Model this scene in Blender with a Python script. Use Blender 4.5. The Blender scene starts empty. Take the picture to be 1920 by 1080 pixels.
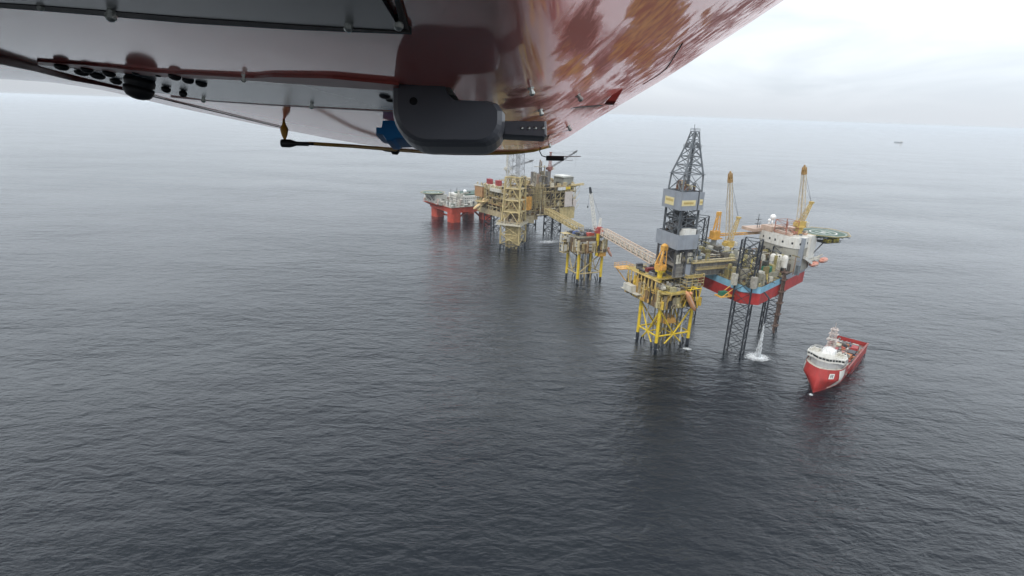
import bpy, math, random
from mathutils import Vector, Matrix
R = math.radians
C = bpy.context.scene.collection
scn = bpy.context.scene

# ------------------------------------------------------------------ camera
H = 145.0                      # height of the helicopter above the sea
FPX = 1035.0                   # focal length in pixels of the 1920 wide photograph
PITCH = R(17.775); ROLL = R(2.0)
cf = Vector((0, math.cos(PITCH), -math.sin(PITCH)))
r0 = Vector((1, 0, 0)); u0 = Vector((0, math.sin(PITCH), math.cos(PITCH)))
cr = r0 * math.cos(ROLL) + u0 * math.sin(ROLL)
cu = -r0 * math.sin(ROLL) + u0 * math.cos(ROLL)
cd = bpy.data.cameras.new('camera'); cam = bpy.data.objects.new('camera', cd); C.objects.link(cam)
cd.sensor_width = 36; cd.lens = 36 * FPX / 1920; cd.clip_start = 0.02; cd.clip_end = 150000
m = Matrix((cr, cu, -cf)).transposed().to_4x4(); m.translation = (0, 0, H); cam.matrix_world = m
scn.camera = cam

# ------------------------------------------------------------------ world, sun, exposure
SUN_EL, SUN_AZ = R(52), R(215)          # azimuth from +Y clockwise: behind and left of the camera
w = bpy.data.worlds.new('World'); scn.world = w; w.use_nodes = True
nt = w.node_tree; nt.nodes.clear()
N = nt.nodes.new; L = nt.links.new
out = N('ShaderNodeOutputWorld')
sky = N('ShaderNodeTexSky'); sky.sky_type = 'NISHITA'; sky.sun_disc = False
sky.sun_elevation = SUN_EL; sky.sun_rotation = SUN_AZ; sky.dust_density = 4; sky.air_density = 1.0
bg1 = N('ShaderNodeBackground'); bg1.inputs[1].default_value = 0.06; L(sky.outputs[0], bg1.inputs[0])
tc = N('ShaderNodeTexCoord'); mp = N('ShaderNodeMapping'); mp.inputs['Scale'].default_value = (2.6, 2.6, 9.0)
mp.inputs['Location'].default_value = (3.1, 1.7, 0.4)
L(tc.outputs['Generated'], mp.inputs[0])
nz = N('ShaderNodeTexNoise'); nz.inputs['Scale'].default_value = 1.5; nz.inputs['Detail'].default_value = 6; nz.inputs['Roughness'].default_value = .52; nz.inputs['Distortion'].default_value = .5
L(mp.outputs[0], nz.inputs[0])
rp = N('ShaderNodeValToRGB'); rp.color_ramp.elements[0].position = .36; rp.color_ramp.elements[1].position = .58
rp.color_ramp.elements[0].color = (.70, .765, .83, 1); rp.color_ramp.elements[1].color = (.88, .94, 1.0, 1)
L(nz.outputs[0], rp.inputs[0])
sx = N('ShaderNodeSeparateXYZ'); L(tc.outputs['Generated'], sx.inputs[0])
gr = N('ShaderNodeFloatCurve'); L(sx.outputs[2], gr.inputs[1])          # brightness of the cloud deck by height above the horizon (x2)
gc = gr.mapping.curves[0]; gr.mapping.use_clip = False
gc.points[0].location = (0, .42); gc.points[1].location = (1, .46)
for px, py in ((.08, .43), (.14, .455), (.20, .74), (.30, 1.06), (.42, 1.04), (.56, .56), (.68, .44)): gc.points.new(px, py)
gr.mapping.update()
g2x = N('ShaderNodeMath'); g2x.operation = 'MULTIPLY'; L(gr.outputs[0], g2x.inputs[0])
side = N('ShaderNodeMapRange'); side.inputs[1].default_value = -.7; side.inputs[2].default_value = .7; side.inputs[3].default_value = 1.9; side.inputs[4].default_value = 2.4; L(sx.outputs[0], side.inputs[0]); L(side.outputs[0], g2x.inputs[1])   # brightness raised to the east, lightening the sea there
hz = N('ShaderNodeMapRange'); hz.inputs[1].default_value = 0.0; hz.inputs[2].default_value = 0.075; hz.inputs[3].default_value = 0.0; hz.inputs[4].default_value = 1.0; hz.interpolation_type = 'SMOOTHSTEP'
L(sx.outputs[2], hz.inputs[0])
mx = N('ShaderNodeMix'); mx.data_type = 'RGBA'; mx.inputs[6].default_value = (.66, .70, .75, 1)
L(hz.outputs[0], mx.inputs[0]); L(rp.outputs[0], mx.inputs[7])
bg2 = N('ShaderNodeBackground'); L(mx.outputs[2], bg2.inputs[0]); L(g2x.outputs[0], bg2.inputs[1])
ms = N('ShaderNodeMixShader'); ms.inputs[0].default_value = .9
L(bg1.outputs[0], ms.inputs[1]); L(bg2.outputs[0], ms.inputs[2]); L(ms.outputs[0], out.inputs[0])
sd = bpy.data.lights.new('sun', 'SUN'); sd.energy = 1.5; sd.angle = R(14); sd.color = (1, .96, .9)
so = bpy.data.objects.new('sun', sd); C.objects.link(so)
sdir = Vector((math.sin(SUN_AZ) * math.cos(SUN_EL), math.cos(SUN_AZ) * math.cos(SUN_EL), math.sin(SUN_EL)))
so.rotation_euler = sdir.to_track_quat('Z', 'Y').to_euler(); so.location = (0, -40, 400)
scn.view_settings.view_transform = 'Standard'; scn.view_settings.look = 'None'
scn.view_settings.exposure = 0.30; scn.view_settings.gamma = 1.0
scn.cycles.volume_bounces = 1
scn.cycles.max_bounces = 8; scn.cycles.caustics_reflective = False; scn.cycles.caustics_refractive = False

# ------------------------------------------------------------------ materials
MATS = {}
def base_mat(name):
    mt = bpy.data.materials.new(name); mt.use_nodes = True
    t = mt.node_tree; b = t.nodes['Principled BSDF']
    return mt, t, b
def paint(name, col, rough=.55, var=.25, dirt=(.10, .075, .05), dirty=.35, scale=.35, metal=0.0):
    """weathered paint: slow tint changes plus vertical streaks of dirt"""
    if name in MATS: return MATS[name]
    mt, t, b = base_mat(name); n = t.nodes.new; l = t.links.new
    tc = n('ShaderNodeTexCoord')
    a = n('ShaderNodeTexNoise'); a.inputs['Scale'].default_value = scale; a.inputs['Detail'].default_value = 5
    l(tc.outputs['Object'], a.inputs[0])
    mp = n('ShaderNodeMapping'); mp.inputs['Scale'].default_value = (1.0, 1.0, .12); l(tc.outputs['Object'], mp.inputs[0])
    s = n('ShaderNodeTexNoise'); s.inputs['Scale'].default_value = scale * 2.2; s.inputs['Detail'].default_value = 6; s.inputs['Roughness'].default_value = .65
    l(mp.outputs[0], s.inputs[0])
    r1 = n('ShaderNodeMapRange'); r1.inputs[1].default_value = .3; r1.inputs[2].default_value = .7; r1.inputs[3].default_value = 1 - var; r1.inputs[4].default_value = 1 + var
    l(a.outputs[0], r1.inputs[0])
    mul = n('ShaderNodeMix'); mul.data_type = 'RGBA'; mul.blend_type = 'MULTIPLY'; mul.inputs[0].default_value = 1
    mul.inputs[6].default_value = (*col, 1); l(r1.outputs[0], mul.inputs[7])
    r2 = n('ShaderNodeMapRange'); r2.inputs[1].default_value = .52; r2.inputs[2].default_value = .72; r2.inputs[3].default_value = 0; r2.inputs[4].default_value = dirty
    l(s.outputs[0], r2.inputs[0])
    mixd = n('ShaderNodeMix'); mixd.data_type = 'RGBA'; l(r2.outputs[0], mixd.inputs[0]); l(mul.outputs[2], mixd.inputs[6]); mixd.inputs[7].default_value = (*dirt, 1)
    l(mixd.outputs[2], b.inputs['Base Color']); b.inputs['Roughness'].default_value = rough; b.inputs['Metallic'].default_value = metal; b.inputs['Specular IOR Level'].default_value = .3
    MATS[name] = mt; return mt
def mixed(name, cols, rough=.6, var=.3):
    """deck clutter: every separate piece takes one colour of the list"""
    if name in MATS: return MATS[name]
    mt, t, b = base_mat(name); n = t.nodes.new; l = t.links.new
    g = n('ShaderNodeNewGeometry'); rp = n('ShaderNodeValToRGB'); cr_ = rp.color_ramp; cr_.interpolation = 'CONSTANT'
    while len(cr_.elements) < len(cols): cr_.elements.new(0.5)
    for i, c in enumerate(cols):
        cr_.elements[i].position = i / len(cols); cr_.elements[i].color = (*c, 1)
    l(g.outputs['Random Per Island'], rp.inputs[0])
    tc = n('ShaderNodeTexCoord'); a = n('ShaderNodeTexNoise'); a.inputs['Scale'].default_value = .6; a.inputs['Detail'].default_value = 6
    l(tc.outputs['Object'], a.inputs[0])
    r1 = n('ShaderNodeMapRange'); r1.inputs[1].default_value = .3; r1.inputs[2].default_value = .7; r1.inputs[3].default_value = 1 - var; r1.inputs[4].default_value = 1 + var
    l(a.outputs[0], r1.inputs[0])
    mul = n('ShaderNodeMix'); mul.data_type = 'RGBA'; mul.blend_type = 'MULTIPLY'; mul.inputs[0].default_value = 1
    l(rp.outputs[0], mul.inputs[6]); l(r1.outputs[0], mul.inputs[7]); l(mul.outputs[2], b.inputs['Base Color'])
    b.inputs['Roughness'].default_value = rough; b.inputs['Specular IOR Level'].default_value = .25
    MATS[name] = mt; return mt
def plain(name, col, rough=.5, metal=0.0):
    return paint(name, col, rough, .12, dirty=.1, scale=6, metal=metal)

YEL = lambda: paint('yellow_steel', (.62, .44, .03), .5, .2, (.16, .10, .03), .5)
ORA = lambda: paint('orange_yellow_steel', (.62, .33, .07), .5, .2, (.18, .10, .04), .4)
CRM = lambda: paint('cream_steel', (.44, .35, .17), .55, .25, (.14, .10, .05), .6)
TAN = lambda: paint('tan_steel', (.25, .19, .10), .6, .3, (.10, .07, .04), .6)
GRY = lambda: paint('grey_cladding', (.25, .27, .30), .55, .10, (.14, .12, .10), .35, .2)
DGR = lambda: paint('dark_steel', (.055, .060, .068), .5, .3, (.12, .07, .04), .3)
BLK = lambda: paint('tarred_steel', (.022, .026, .034), .45, .3, (.05, .035, .02), .4)
DRK = lambda: paint('derrick_steel', (.13, .145, .16), .5, .2, (.15, .09, .05), .35)
WHT = lambda: paint('white_paint', (.62, .61, .57), .5, .10, (.30, .22, .14), .4)
OFW = lambda: paint('offwhite_paint', (.50, .48, .42), .55, .15, (.22, .16, .10), .5)
RED = lambda: paint('hull_red', (.36, .032, .030), .45, .18, (.16, .03, .02), .35)
ORD = lambda: paint('orange_red', (.44, .062, .034), .5, .18, (.22, .06, .03), .4)
BLU = lambda: paint('hull_blue', (.20, .39, .51), .5, .15, (.30, .26, .20), .4)
GRN = lambda: paint('deck_green', (.055, .105, .08), .65, .25, (.16, .13, .09), .4)
STEEL = lambda: paint('deck_steel', (.17, .16, .13), .65, .3, (.10, .07, .04), .6)
CLUT_TAN = lambda: mixed('clutter_tan', [(.38, .29, .14), (.26, .19, .10), (.13, .09, .055), (.42, .35, .21), (.05, .04, .03), (.20, .155, .10), (.50, .45, .34), (.26, .15, .06), (.04, .035, .03), (.32, .25, .12), (.08, .06, .045)])
CLUT_YEL = lambda: mixed('clutter_yellow', [(.56, .38, .06), (.42, .26, .07), (.20, .13, .06), (.50, .42, .22), (.07, .05, .035), (.58, .34, .09), (.28, .23, .15), (.14, .09, .05), (.04, .035, .03)])
CLUT_GRY = lambda: mixed('clutter_grey', [(.24, .24, .21), (.14, .135, .11), (.32, .29, .17), (.07, .07, .065), (.42, .40, .34), (.22, .19, .09), (.17, .19, .20), (.10, .09, .075), (.30, .28, .24)])
CLUT_DRK = lambda: mixed('clutter_dark', [(.05, .05, .055), (.09, .095, .10), (.03, .03, .035), (.16, .16, .17), (.30, .30, .30), (.07, .06, .05)])

# ------------------------------------------------------------------ mesh builder
class MB:
    def __init__(s): s.v = []; s.f = []
    def add(s, vs, fs):
        o = len(s.v); s.v += [tuple(p) for p in vs]; s.f += [tuple(i + o for i in f) for f in fs]; return s
    def box(s, x0, x1, y0, y1, z0, z1, rz=0):
        cx, cy = (x0 + x1) / 2, (y0 + y1) / 2; ca, sa = math.cos(rz), math.sin(rz)
        vs = []
        for z in (z0, z1):
            for x, y in ((x0, y0), (x1, y0), (x1, y1), (x0, y1)):
                dx, dy = x - cx, y - cy; vs.append((cx + dx * ca - dy * sa, cy + dx * sa + dy * ca, z))
        return s.add(vs, [(3, 2, 1, 0), (4, 5, 6, 7), (0, 1, 5, 4), (1, 2, 6, 5), (2, 3, 7, 6), (3, 0, 4, 7)])
    def prism(s, poly, z0, z1, inset=0):
        n = len(poly); cx = sum(p[0] for p in poly) / n; cy = sum(p[1] for p in poly) / n
        top = [(cx + (x - cx) * (1 - inset), cy + (y - cy) * (1 - inset)) for x, y in poly]
        vs = [(x, y, z0) for x, y in poly] + [(x, y, z1) for x, y in top]
        return s.add(vs, [tuple(range(n - 1, -1, -1)), tuple(range(n, 2 * n))] + [(i, (i + 1) % n, n + (i + 1) % n, n + i) for i in range(n)])
    def tube(s, p, q, r, r2=None, n=6):
        p = Vector(p); q = Vector(q); d = q - p
        if d.length < 1e-6: return s
        d.normalize(); a = d.orthogonal().normalized(); b = d.cross(a); r2 = r if r2 is None else r2
        vs = []
        for c, rr in ((p, r), (q, r2)):
            for i in range(n):
                t = 2 * math.pi * (i + .5) / n; vs.append(c + (a * math.cos(t) + b * math.sin(t)) * rr)
        return s.add(vs, [tuple(range(n - 1, -1, -1)), tuple(range(n, 2 * n))] + [(i, (i + 1) % n, n + (i + 1) % n, n + i) for i in range(n)])
    def bar(s, p, q, w): return s.tube(p, q, w * .7071, None, 4)
    def path(s, pts, r, n=6, r2=None):
        for i in range(len(pts) - 1): s.tube(pts[i], pts[i + 1], r, r2, n)
        return s
    def lathe(s, base, axis, prof, n=14):
        """prof: (radius, distance along the axis)"""
        base = Vector(base); d = Vector(axis).normalized(); a = d.orthogonal().normalized(); b = d.cross(a); vs = []; k = len(prof)
        for rr, h in prof:
            for i in range(n):
                t = 2 * math.pi * i / n; vs.append(base + d * h + (a * math.cos(t) + b * math.sin(t)) * max(rr, 1e-5))
        fs = [(j * n + i, j * n + (i + 1) % n, (j + 1) * n + (i + 1) % n, (j + 1) * n + i) for j in range(k - 1) for i in range(n)]
        return s.add(vs, fs + [tuple(range(n - 1, -1, -1)), tuple(range((k - 1) * n, k * n))])
    def ball(s, c, r, sz=1.0, n=12):
        return s.lathe((c[0], c[1], c[2] - r * sz), (0, 0, 1), [(r * math.sin(math.pi * i / 8), r * sz * (1 - math.cos(math.pi * i / 8))) for i in range(9)], n)
    def lattice(s, c0, c1, w0, w1, n, rc, rb, style='X', horiz=True, l0=None, l1=None):
        """four cornered braced tower from centre c0 to c1; w along x, l along y"""
        c0 = Vector(c0); c1 = Vector(c1); l0 = w0 if l0 is None else l0; l1 = w1 if l1 is None else l1
        def ring(t):
            c = c0.lerp(c1, t); a = (w0 + (w1 - w0) * t) / 2; b = (l0 + (l1 - l0) * t) / 2
            return [c + Vector((-a, -b, 0)), c + Vector((a, -b, 0)), c + Vector((a, b, 0)), c + Vector((-a, b, 0))]
        rs = [ring(i / n) for i in range(n + 1)]
        for i in range(4): s.tube(rs[0][i], rs[-1][i], rc, None, 6)
        for j in range(n + 1):
            for i in range(4):
                a, b = rs[j][i], rs[j][(i + 1) % 4]
                if horiz: s.bar(a, b, rb * 1.5)
                if j < n:
                    c, d = rs[j + 1][i], rs[j + 1][(i + 1) % 4]
                    if style == 'X': s.bar(a, d, rb * 1.4); s.bar(b, c, rb * 1.4)
                    elif style == 'K':
                        mid = (c + d) / 2; s.bar(a, mid, rb * 1.4); s.bar(b, mid, rb * 1.4)
                    else:
                        if (i + j) % 2: s.bar(a, d, rb * 1.4)
                        else: s.bar(b, c, rb * 1.4)
        return s
    def boom(s, p, q, w0, w1, n, rc, rb, up=(0, 0, 1)):
        """square lattice boom between two points"""
        p = Vector(p); q = Vector(q); d = (q - p).normalized(); a = d.cross(Vector(up))
        if a.length < .05: a = d.cross(Vector((1, 0, 0)))
        a.normalize(); b = d.cross(a)
        rs = []
        for i in range(n + 1):
            t = i / n; c = p.lerp(q, t); k = (w0 + (w1 - w0) * t) / 2
            rs.append([c + a * k + b * k, c - a * k + b * k, c - a * k - b * k, c + a * k - b * k])
        for i in range(4): s.tube(rs[0][i], rs[-1][i], rc, None, 5)
        for j in range(n):
            for i in range(4):
                if (i + j) % 2: s.bar(rs[j][i], rs[j + 1][(i + 1) % 4], rb * 1.4)
                else: s.bar(rs[j][(i + 1) % 4], rs[j + 1][i], rb * 1.4)
                s.bar(rs[j][i], rs[j][(i + 1) % 4], rb * 1.4)
        return s
    def rail(s, poly, z, h=1.2, r=.07, closed=True, step=3.0):
        n = len(poly); k = n if closed else n - 1
        for i in range(k):
            a = Vector((*poly[i][:2], z)); b = Vector((*poly[(i + 1) % n][:2], z)); L_ = (b - a).length; m_ = max(1, int(L_ / step))
            for hh in (h, h * .5): s.bar(a + Vector((0, 0, hh)), b + Vector((0, 0, hh)), r * 1.4)
            for j in range(m_): q = a.lerp(b, j / m_); s.bar(q, q + Vector((0, 0, h)), r * 1.4)
        return s
    def clutter(s, rng, x0, x1, y0, y1, z0, zmax, n, big=5.0, inside=None):
        """process equipment: skids, tanks, stacks and pipe runs standing on one level"""
        for _ in range(n):
            x, y = rng.uniform(x0, x1), rng.uniform(y0, y1)
            if inside and not inside(x, y): continue
            k = rng.random(); a = rng.uniform(.15, 1) ** 1.5 * big * .5 + .3; b = rng.uniform(.15, 1) ** 1.5 * big * .5 + .3; h = rng.uniform(.12, 1) ** 1.4 * (zmax - z0)
            xa, xb, ya, yb = max(x0, x - a), min(x1, x + a), max(y0, y - b), min(y1, y + b)
            if k < .45: s.box(xa, xb, ya, yb, z0 + .01 * rng.random(), z0 + h)
            elif k < .58: s.tube((x, y, z0), (x, y, z0 + h), min(a, b, 1.6), None, 10)
            elif k < .72: s.tube((xa, y, z0 + min(h, 2.5) * .6 + .3), (xb, y, z0 + min(h, 2.5) * .6 + .3), min(b, 1.3, min(h, 2.5) * .6 + .25), None, 8)
            else:
                hh = z0 + h; r = rng.uniform(.12, .4)
                if rng.random() < .5: s.tube((max(x0, x - big), y, hh), (min(x1, x + big), y, hh), r, None, 5); s.bar((x, y, z0), (x, y, hh), r)
                else: s.tube((x, max(y0, y - big), hh), (x, min(y1, y + big), hh), r, None, 5); s.bar((x, y, z0), (x, y, hh), r)
        return s
    def build(s, name, mat, parent=None, smooth=False):
        me = bpy.data.meshes.new(name); me.from_pydata(s.v, [], s.f); me.materials.append(mat); me.update()
        if smooth: me.shade_smooth()
        o = bpy.data.objects.new(name, me); C.objects.link(o)
        if parent: o.parent = parent
        return o
def tag(o, label=None, cat=None, group=None, kind=None):
    if label: o['label'] = label
    if cat: o['category'] = cat
    if group: o['group'] = group
    if kind: o['kind'] = kind
    return o
def thing(name, label, cat, loc=(0, 0, 0), rz=0, group=None):
    o = bpy.data.objects.new(name, None); C.objects.link(o); o.location = loc; o.rotation_euler = (0, 0, rz); o.empty_display_size = 2
    return tag(o, label, cat, group)
def copy_tree(o, parent=None):
    c = o.copy(); C.objects.link(c); c.parent = parent
    for ch in o.children: copy_tree(ch, c)
    return c
def curvetube(name, pts, r, mat, parent=None, n=8):
    """one continuous tube along a polyline"""
    mb = MB(); pts = [Vector(p) for p in pts]; k = len(pts); vs = []
    rr = r if isinstance(r, (list, tuple)) else [r] * k
    a = None
    for i, p in enumerate(pts):
        d = (pts[min(i + 1, k - 1)] - pts[max(i - 1, 0)]).normalized()
        a = d.orthogonal().normalized() if a is None else (a - d * a.dot(d)).normalized()
        b = d.cross(a)
        for j in range(n): t = 2 * math.pi * j / n; vs.append(p + (a * math.cos(t) + b * math.sin(t)) * rr[i])
    fs = [(i * n + j, i * n + (j + 1) % n, (i + 1) * n + (j + 1) % n, (i + 1) * n + j) for i in range(k - 1) for j in range(n)]
    mb.add(vs, fs + [tuple(range(n - 1, -1, -1)), tuple(range((k - 1) * n, k * n))])
    return mb.build(name, mat, parent, True)
def rect(x0, x1, y0, y1): return [(x0, y0), (x1, y0), (x1, y1), (x0, y1)]

exec_sections = []
# ================================================================== SEA
def sea():
    mt, t, b = base_mat('sea_water'); n = t.nodes.new; l = t.links.new
    b.inputs['Base Color'].default_value = (.0018, .0046, .0085, 1); b.inputs['Roughness'].default_value = .03; b.inputs['IOR'].default_value = 1.333
    tc = n('ShaderNodeTexCoord')
    def layer(rot, sc, scale, det, rough, dist=0.0):
        mp = n('ShaderNodeMapping'); mp.inputs['Rotation'].default_value = (0, 0, rot); mp.inputs['Scale'].default_value = sc
        l(tc.outputs['Object'], mp.inputs[0])
        z = n('ShaderNodeTexNoise'); z.inputs['Scale'].default_value = scale; z.inputs['Detail'].default_value = det; z.inputs['Roughness'].default_value = rough; z.inputs['Distortion'].default_value = dist
        l(mp.outputs[0], z.inputs[0]); return z.outputs[0]
    def madd(a, k, c=None):
        m_ = n('ShaderNodeMath'); m_.operation = 'MULTIPLY_ADD'; l(a, m_.inputs[0]); m_.inputs[1].default_value = k
        if c is None: m_.inputs[2].default_value = 0
        else: l(c, m_.inputs[2])
        return m_.outputs[0]
    swell = layer(R(-12), (.5, 1.0, 1), 1 / 42, 2, .5)
    wave = layer(R(-14), (.5, 1.0, 1), 1 / 7.5, 5, .58, .4)
    chop = layer(R(6), (.6, 1.0, 1), 1 / 2.3, 5, .6, .3)
    # patches where gusts roughen the surface
    gust = layer(R(20), (.5, 1, 1), 1 / 160, 3, .5)
    g2 = n('ShaderNodeMapRange'); g2.inputs[1].default_value = .35; g2.inputs[2].default_value = .65; g2.inputs[3].default_value = .5; g2.inputs[4].default_value = 1.4
    l(gust, g2.inputs[0])
    h = madd(swell, 4.0); h = madd(wave, 3.0, h); h = madd(chop, 1.0, h)
    hm = n('ShaderNodeMath'); hm.operation = 'MULTIPLY'; l(h, hm.inputs[0]); l(g2.outputs[0], hm.inputs[1])
    bp = n('ShaderNodeBump'); bp.inputs['Strength'].default_value = 1.0; bp.inputs['Distance'].default_value = 0.56
    l(hm.outputs[0], bp.inputs['Height']); l(bp.outputs[0], b.inputs['Normal'])
    mb = MB(); rings = [0, 600, 2500, 10000, 44000]; k = 96; mb.v.append((0, 0, 0))
    for rr in rings[1:]:
        for i in range(k): mb.v.append((rr * math.cos(2 * math.pi * i / k), rr * math.sin(2 * math.pi * i / k), 0))
    for i in range(k):
        mb.f.append((0, 1 + i, 1 + (i + 1) % k))
        for j in range(len(rings) - 2): a = 1 + j * k; mb.f.append((a + i, a + k + i, a + k + (i + 1) % k, a + (i + 1) % k))
    tag(mb.build('sea', mt), kind='structure')
sea()

# ================================================================== HELICOPTER
def helicopter():
    CAMP = Vector((0, 0, H))
    RL, PW = 5.0, 1.4
    def HBf(a):
        t = max(0.0, min(1.0, (a - R(-3)) / R(24))); t = t * t * (3 - 2 * t); return .115 + .085 * t
    limb = [(-1500, -40), (-900, 60), (-500, 110), (-200, 135), (0, 148), (100, 154), (200, 170), (320, 199), (530, 243), (650, 266), (750, 281), (870, 287), (980, 285), (1030, 277), (1065, 258), (1110, 228), (1250, 145), (1380, 60), (1470, 0), (1700, -150), (2000, -345), (2600, -760)]
    def ray(x, y): return cf + cr * ((x - 960) / FPX) + cu * ((540 - y) / FPX)
    def azel(x, y):
        d = ray(x, y); h = math.hypot(d.x, d.y); return math.atan2(d.x, d.y), d.z / h
    # dense resampling of the outline, smoothed
    dense = []
    for (xa, ya), (xb, yb) in zip(limb, limb[1:]):
        for i in range(20): t = i / 20; dense.append((xa + (xb - xa) * t, ya + (yb - ya) * t))
    ae = sorted(azel(*p) for p in dense)
    def raw(a):
        if a <= ae[0][0]: return ae[0][1]
        for i in range(len(ae) - 1):
            if ae[i + 1][0] >= a:
                t = (a - ae[i][0]) / max(1e-9, ae[i + 1][0] - ae[i][0]); return ae[i][1] + t * (ae[i + 1][1] - ae[i][1])
        return ae[-1][1]
    tab = {}
    A0, A1, NA = R(-64), R(58), 366
    base = [raw(A0 + (A1 - A0) * i / NA) for i in range(NA + 1)]
    for _ in range(10): base = [base[0]] + [(base[i - 1] + 2 * base[i] + base[i + 1]) / 4 for i in range(1, NA)] + [base[-1]]
    def te(a):
        t = (a - A0) / (A1 - A0) * NA; i = max(0, min(NA - 1, int(t))); return base[i] + (base[i + 1] - base[i]) * (t - i)
    def zr(a, r):
        return te(a) * r + (HBf(a) * (1 - r / RL) ** PW if r < RL else .05 * (r - RL) ** 2)
    def at(a, r): return CAMP + Vector((math.sin(a) * r, math.cos(a) * r, zr(a, r)))
    def hit(x, y):
        a, tau = azel(x, y); lo, hi = .08, RL * .999
        if tau < te(a) + 1e-5: return at(a, hi), a, hi
        for _ in range(60):
            m_ = (lo + hi) / 2
            if zr(a, m_) / m_ > tau: lo = m_
            else: hi = m_
        return at(a, lo), a, lo
    def nrm(a, r):
        p = at(a, r); du = at(a + .002, r) - p; dv = at(a, min(r * 1.01, RL * 1.1)) - p
        n_ = du.cross(dv); n_.normalize(); return n_ if n_.z < 0 else -n_
    def on(x, y, off=0.0):
        p, a, r = hit(x, y); n_ = nrm(a, r); return p + n_ * off, n_
    def pix(p):
        q = p - CAMP; z = q.dot(cf); return (960 + FPX * q.dot(cr) / z, 540 - FPX * q.dot(cu) / z) if z > .02 else (-9999, -9999)
    root = thing('helicopter', 'glossy red helicopter belly with grey panels, bolts and black antenna, above the sea', 'helicopter', (0, 0, H))
    inv = Matrix.Translation((0, 0, -H))
    def fit(o): o.parent = root; o.matrix_parent_inverse = inv; return o
    # ---- paint, with orange and brown platform reflections coloured in
    mt, t, b = base_mat('red_gloss_paint'); n = t.nodes.new; l = t.links.new
    tc = n('ShaderNodeTexCoord')
    at1 = n('ShaderNodeAttribute'); at1.attribute_name = 'oil'; at2 = n('ShaderNodeAttribute'); at2.attribute_name = 'brown_reflection'; at3 = n('ShaderNodeAttribute'); at3.attribute_name = 'pale_patch'
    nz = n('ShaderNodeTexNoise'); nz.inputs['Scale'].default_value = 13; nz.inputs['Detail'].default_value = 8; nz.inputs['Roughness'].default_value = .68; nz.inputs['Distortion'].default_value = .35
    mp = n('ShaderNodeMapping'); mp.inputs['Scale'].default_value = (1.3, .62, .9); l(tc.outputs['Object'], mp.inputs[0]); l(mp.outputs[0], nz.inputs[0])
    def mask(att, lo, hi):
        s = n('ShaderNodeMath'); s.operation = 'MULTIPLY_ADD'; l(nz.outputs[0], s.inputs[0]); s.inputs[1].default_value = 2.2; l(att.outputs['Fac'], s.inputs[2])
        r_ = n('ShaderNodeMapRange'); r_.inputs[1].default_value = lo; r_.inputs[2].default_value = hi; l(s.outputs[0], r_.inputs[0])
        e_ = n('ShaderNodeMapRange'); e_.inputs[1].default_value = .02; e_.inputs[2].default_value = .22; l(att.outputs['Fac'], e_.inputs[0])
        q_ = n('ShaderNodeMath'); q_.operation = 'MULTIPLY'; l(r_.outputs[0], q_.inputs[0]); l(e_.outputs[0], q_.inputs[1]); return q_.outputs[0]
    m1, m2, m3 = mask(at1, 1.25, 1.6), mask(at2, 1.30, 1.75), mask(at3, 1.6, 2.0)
    oil = n('ShaderNodeValToRGB'); oil.color_ramp.elements[0].color = (.42, .12, .012, 1); oil.color_ramp.elements[1].color = (.92, .50, .10, 1)  # orange of the mirrored wellhead platform, painted into the skin
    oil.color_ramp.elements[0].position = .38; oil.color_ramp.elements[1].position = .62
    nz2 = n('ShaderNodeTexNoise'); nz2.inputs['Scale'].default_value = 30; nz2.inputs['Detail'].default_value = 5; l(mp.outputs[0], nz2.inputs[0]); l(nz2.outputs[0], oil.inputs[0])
    nz3 = n('ShaderNodeTexNoise'); nz3.inputs['Scale'].default_value = 3; nz3.inputs['Detail'].default_value = 6; l(tc.outputs['Object'], nz3.inputs[0])
    red = n('ShaderNodeValToRGB'); red.color_ramp.elements[0].color = (.70, .10, .075, 1); red.color_ramp.elements[1].color = (.80, .145, .11, 1); l(nz3.outputs[0], red.inputs[0])
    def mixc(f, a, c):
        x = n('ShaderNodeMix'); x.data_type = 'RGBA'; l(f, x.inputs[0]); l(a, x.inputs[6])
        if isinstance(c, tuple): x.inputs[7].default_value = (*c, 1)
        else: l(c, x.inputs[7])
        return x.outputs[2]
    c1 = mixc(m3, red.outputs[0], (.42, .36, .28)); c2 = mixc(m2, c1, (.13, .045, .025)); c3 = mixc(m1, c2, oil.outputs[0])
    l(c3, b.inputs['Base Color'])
    rg = n('ShaderNodeMath'); rg.operation = 'MAXIMUM'; l(m1, rg.inputs[0]); l(m2, rg.inputs[1])
    rr = n('ShaderNodeMapRange'); rr.inputs[3].default_value = .07; rr.inputs[4].default_value = .62; l(rg.outputs[0], rr.inputs[0]); l(rr.outputs[0], b.inputs['Roughness'])
    sl = n('ShaderNodeMapRange'); sl.inputs[3].default_value = .5; sl.inputs[4].default_value = .08; l(rg.outputs[0], sl.inputs[0]); l(sl.outputs[0], b.inputs['Specular IOR Level'])
    b.inputs['IOR'].default_value = 1.5; b.inputs['Coat Weight'].default_value = .05; b.inputs['Sheen Weight'].default_value = .40; b.inputs['Sheen Roughness'].default_value = .45; b.inputs['Sheen Tint'].default_value = (1, .34, .30, 1); b.inputs['Coat Roughness'].default_value = .03; b.inputs['Coat IOR'].default_value = 1.5
    bp = n('ShaderNodeBump'); bp.inputs['Strength'].default_value = .06; bp.inputs['Distance'].default_value = .004; l(nz3.outputs[0], bp.inputs['Height']); l(bp.outputs[0], b.inputs['Normal'])
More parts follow.
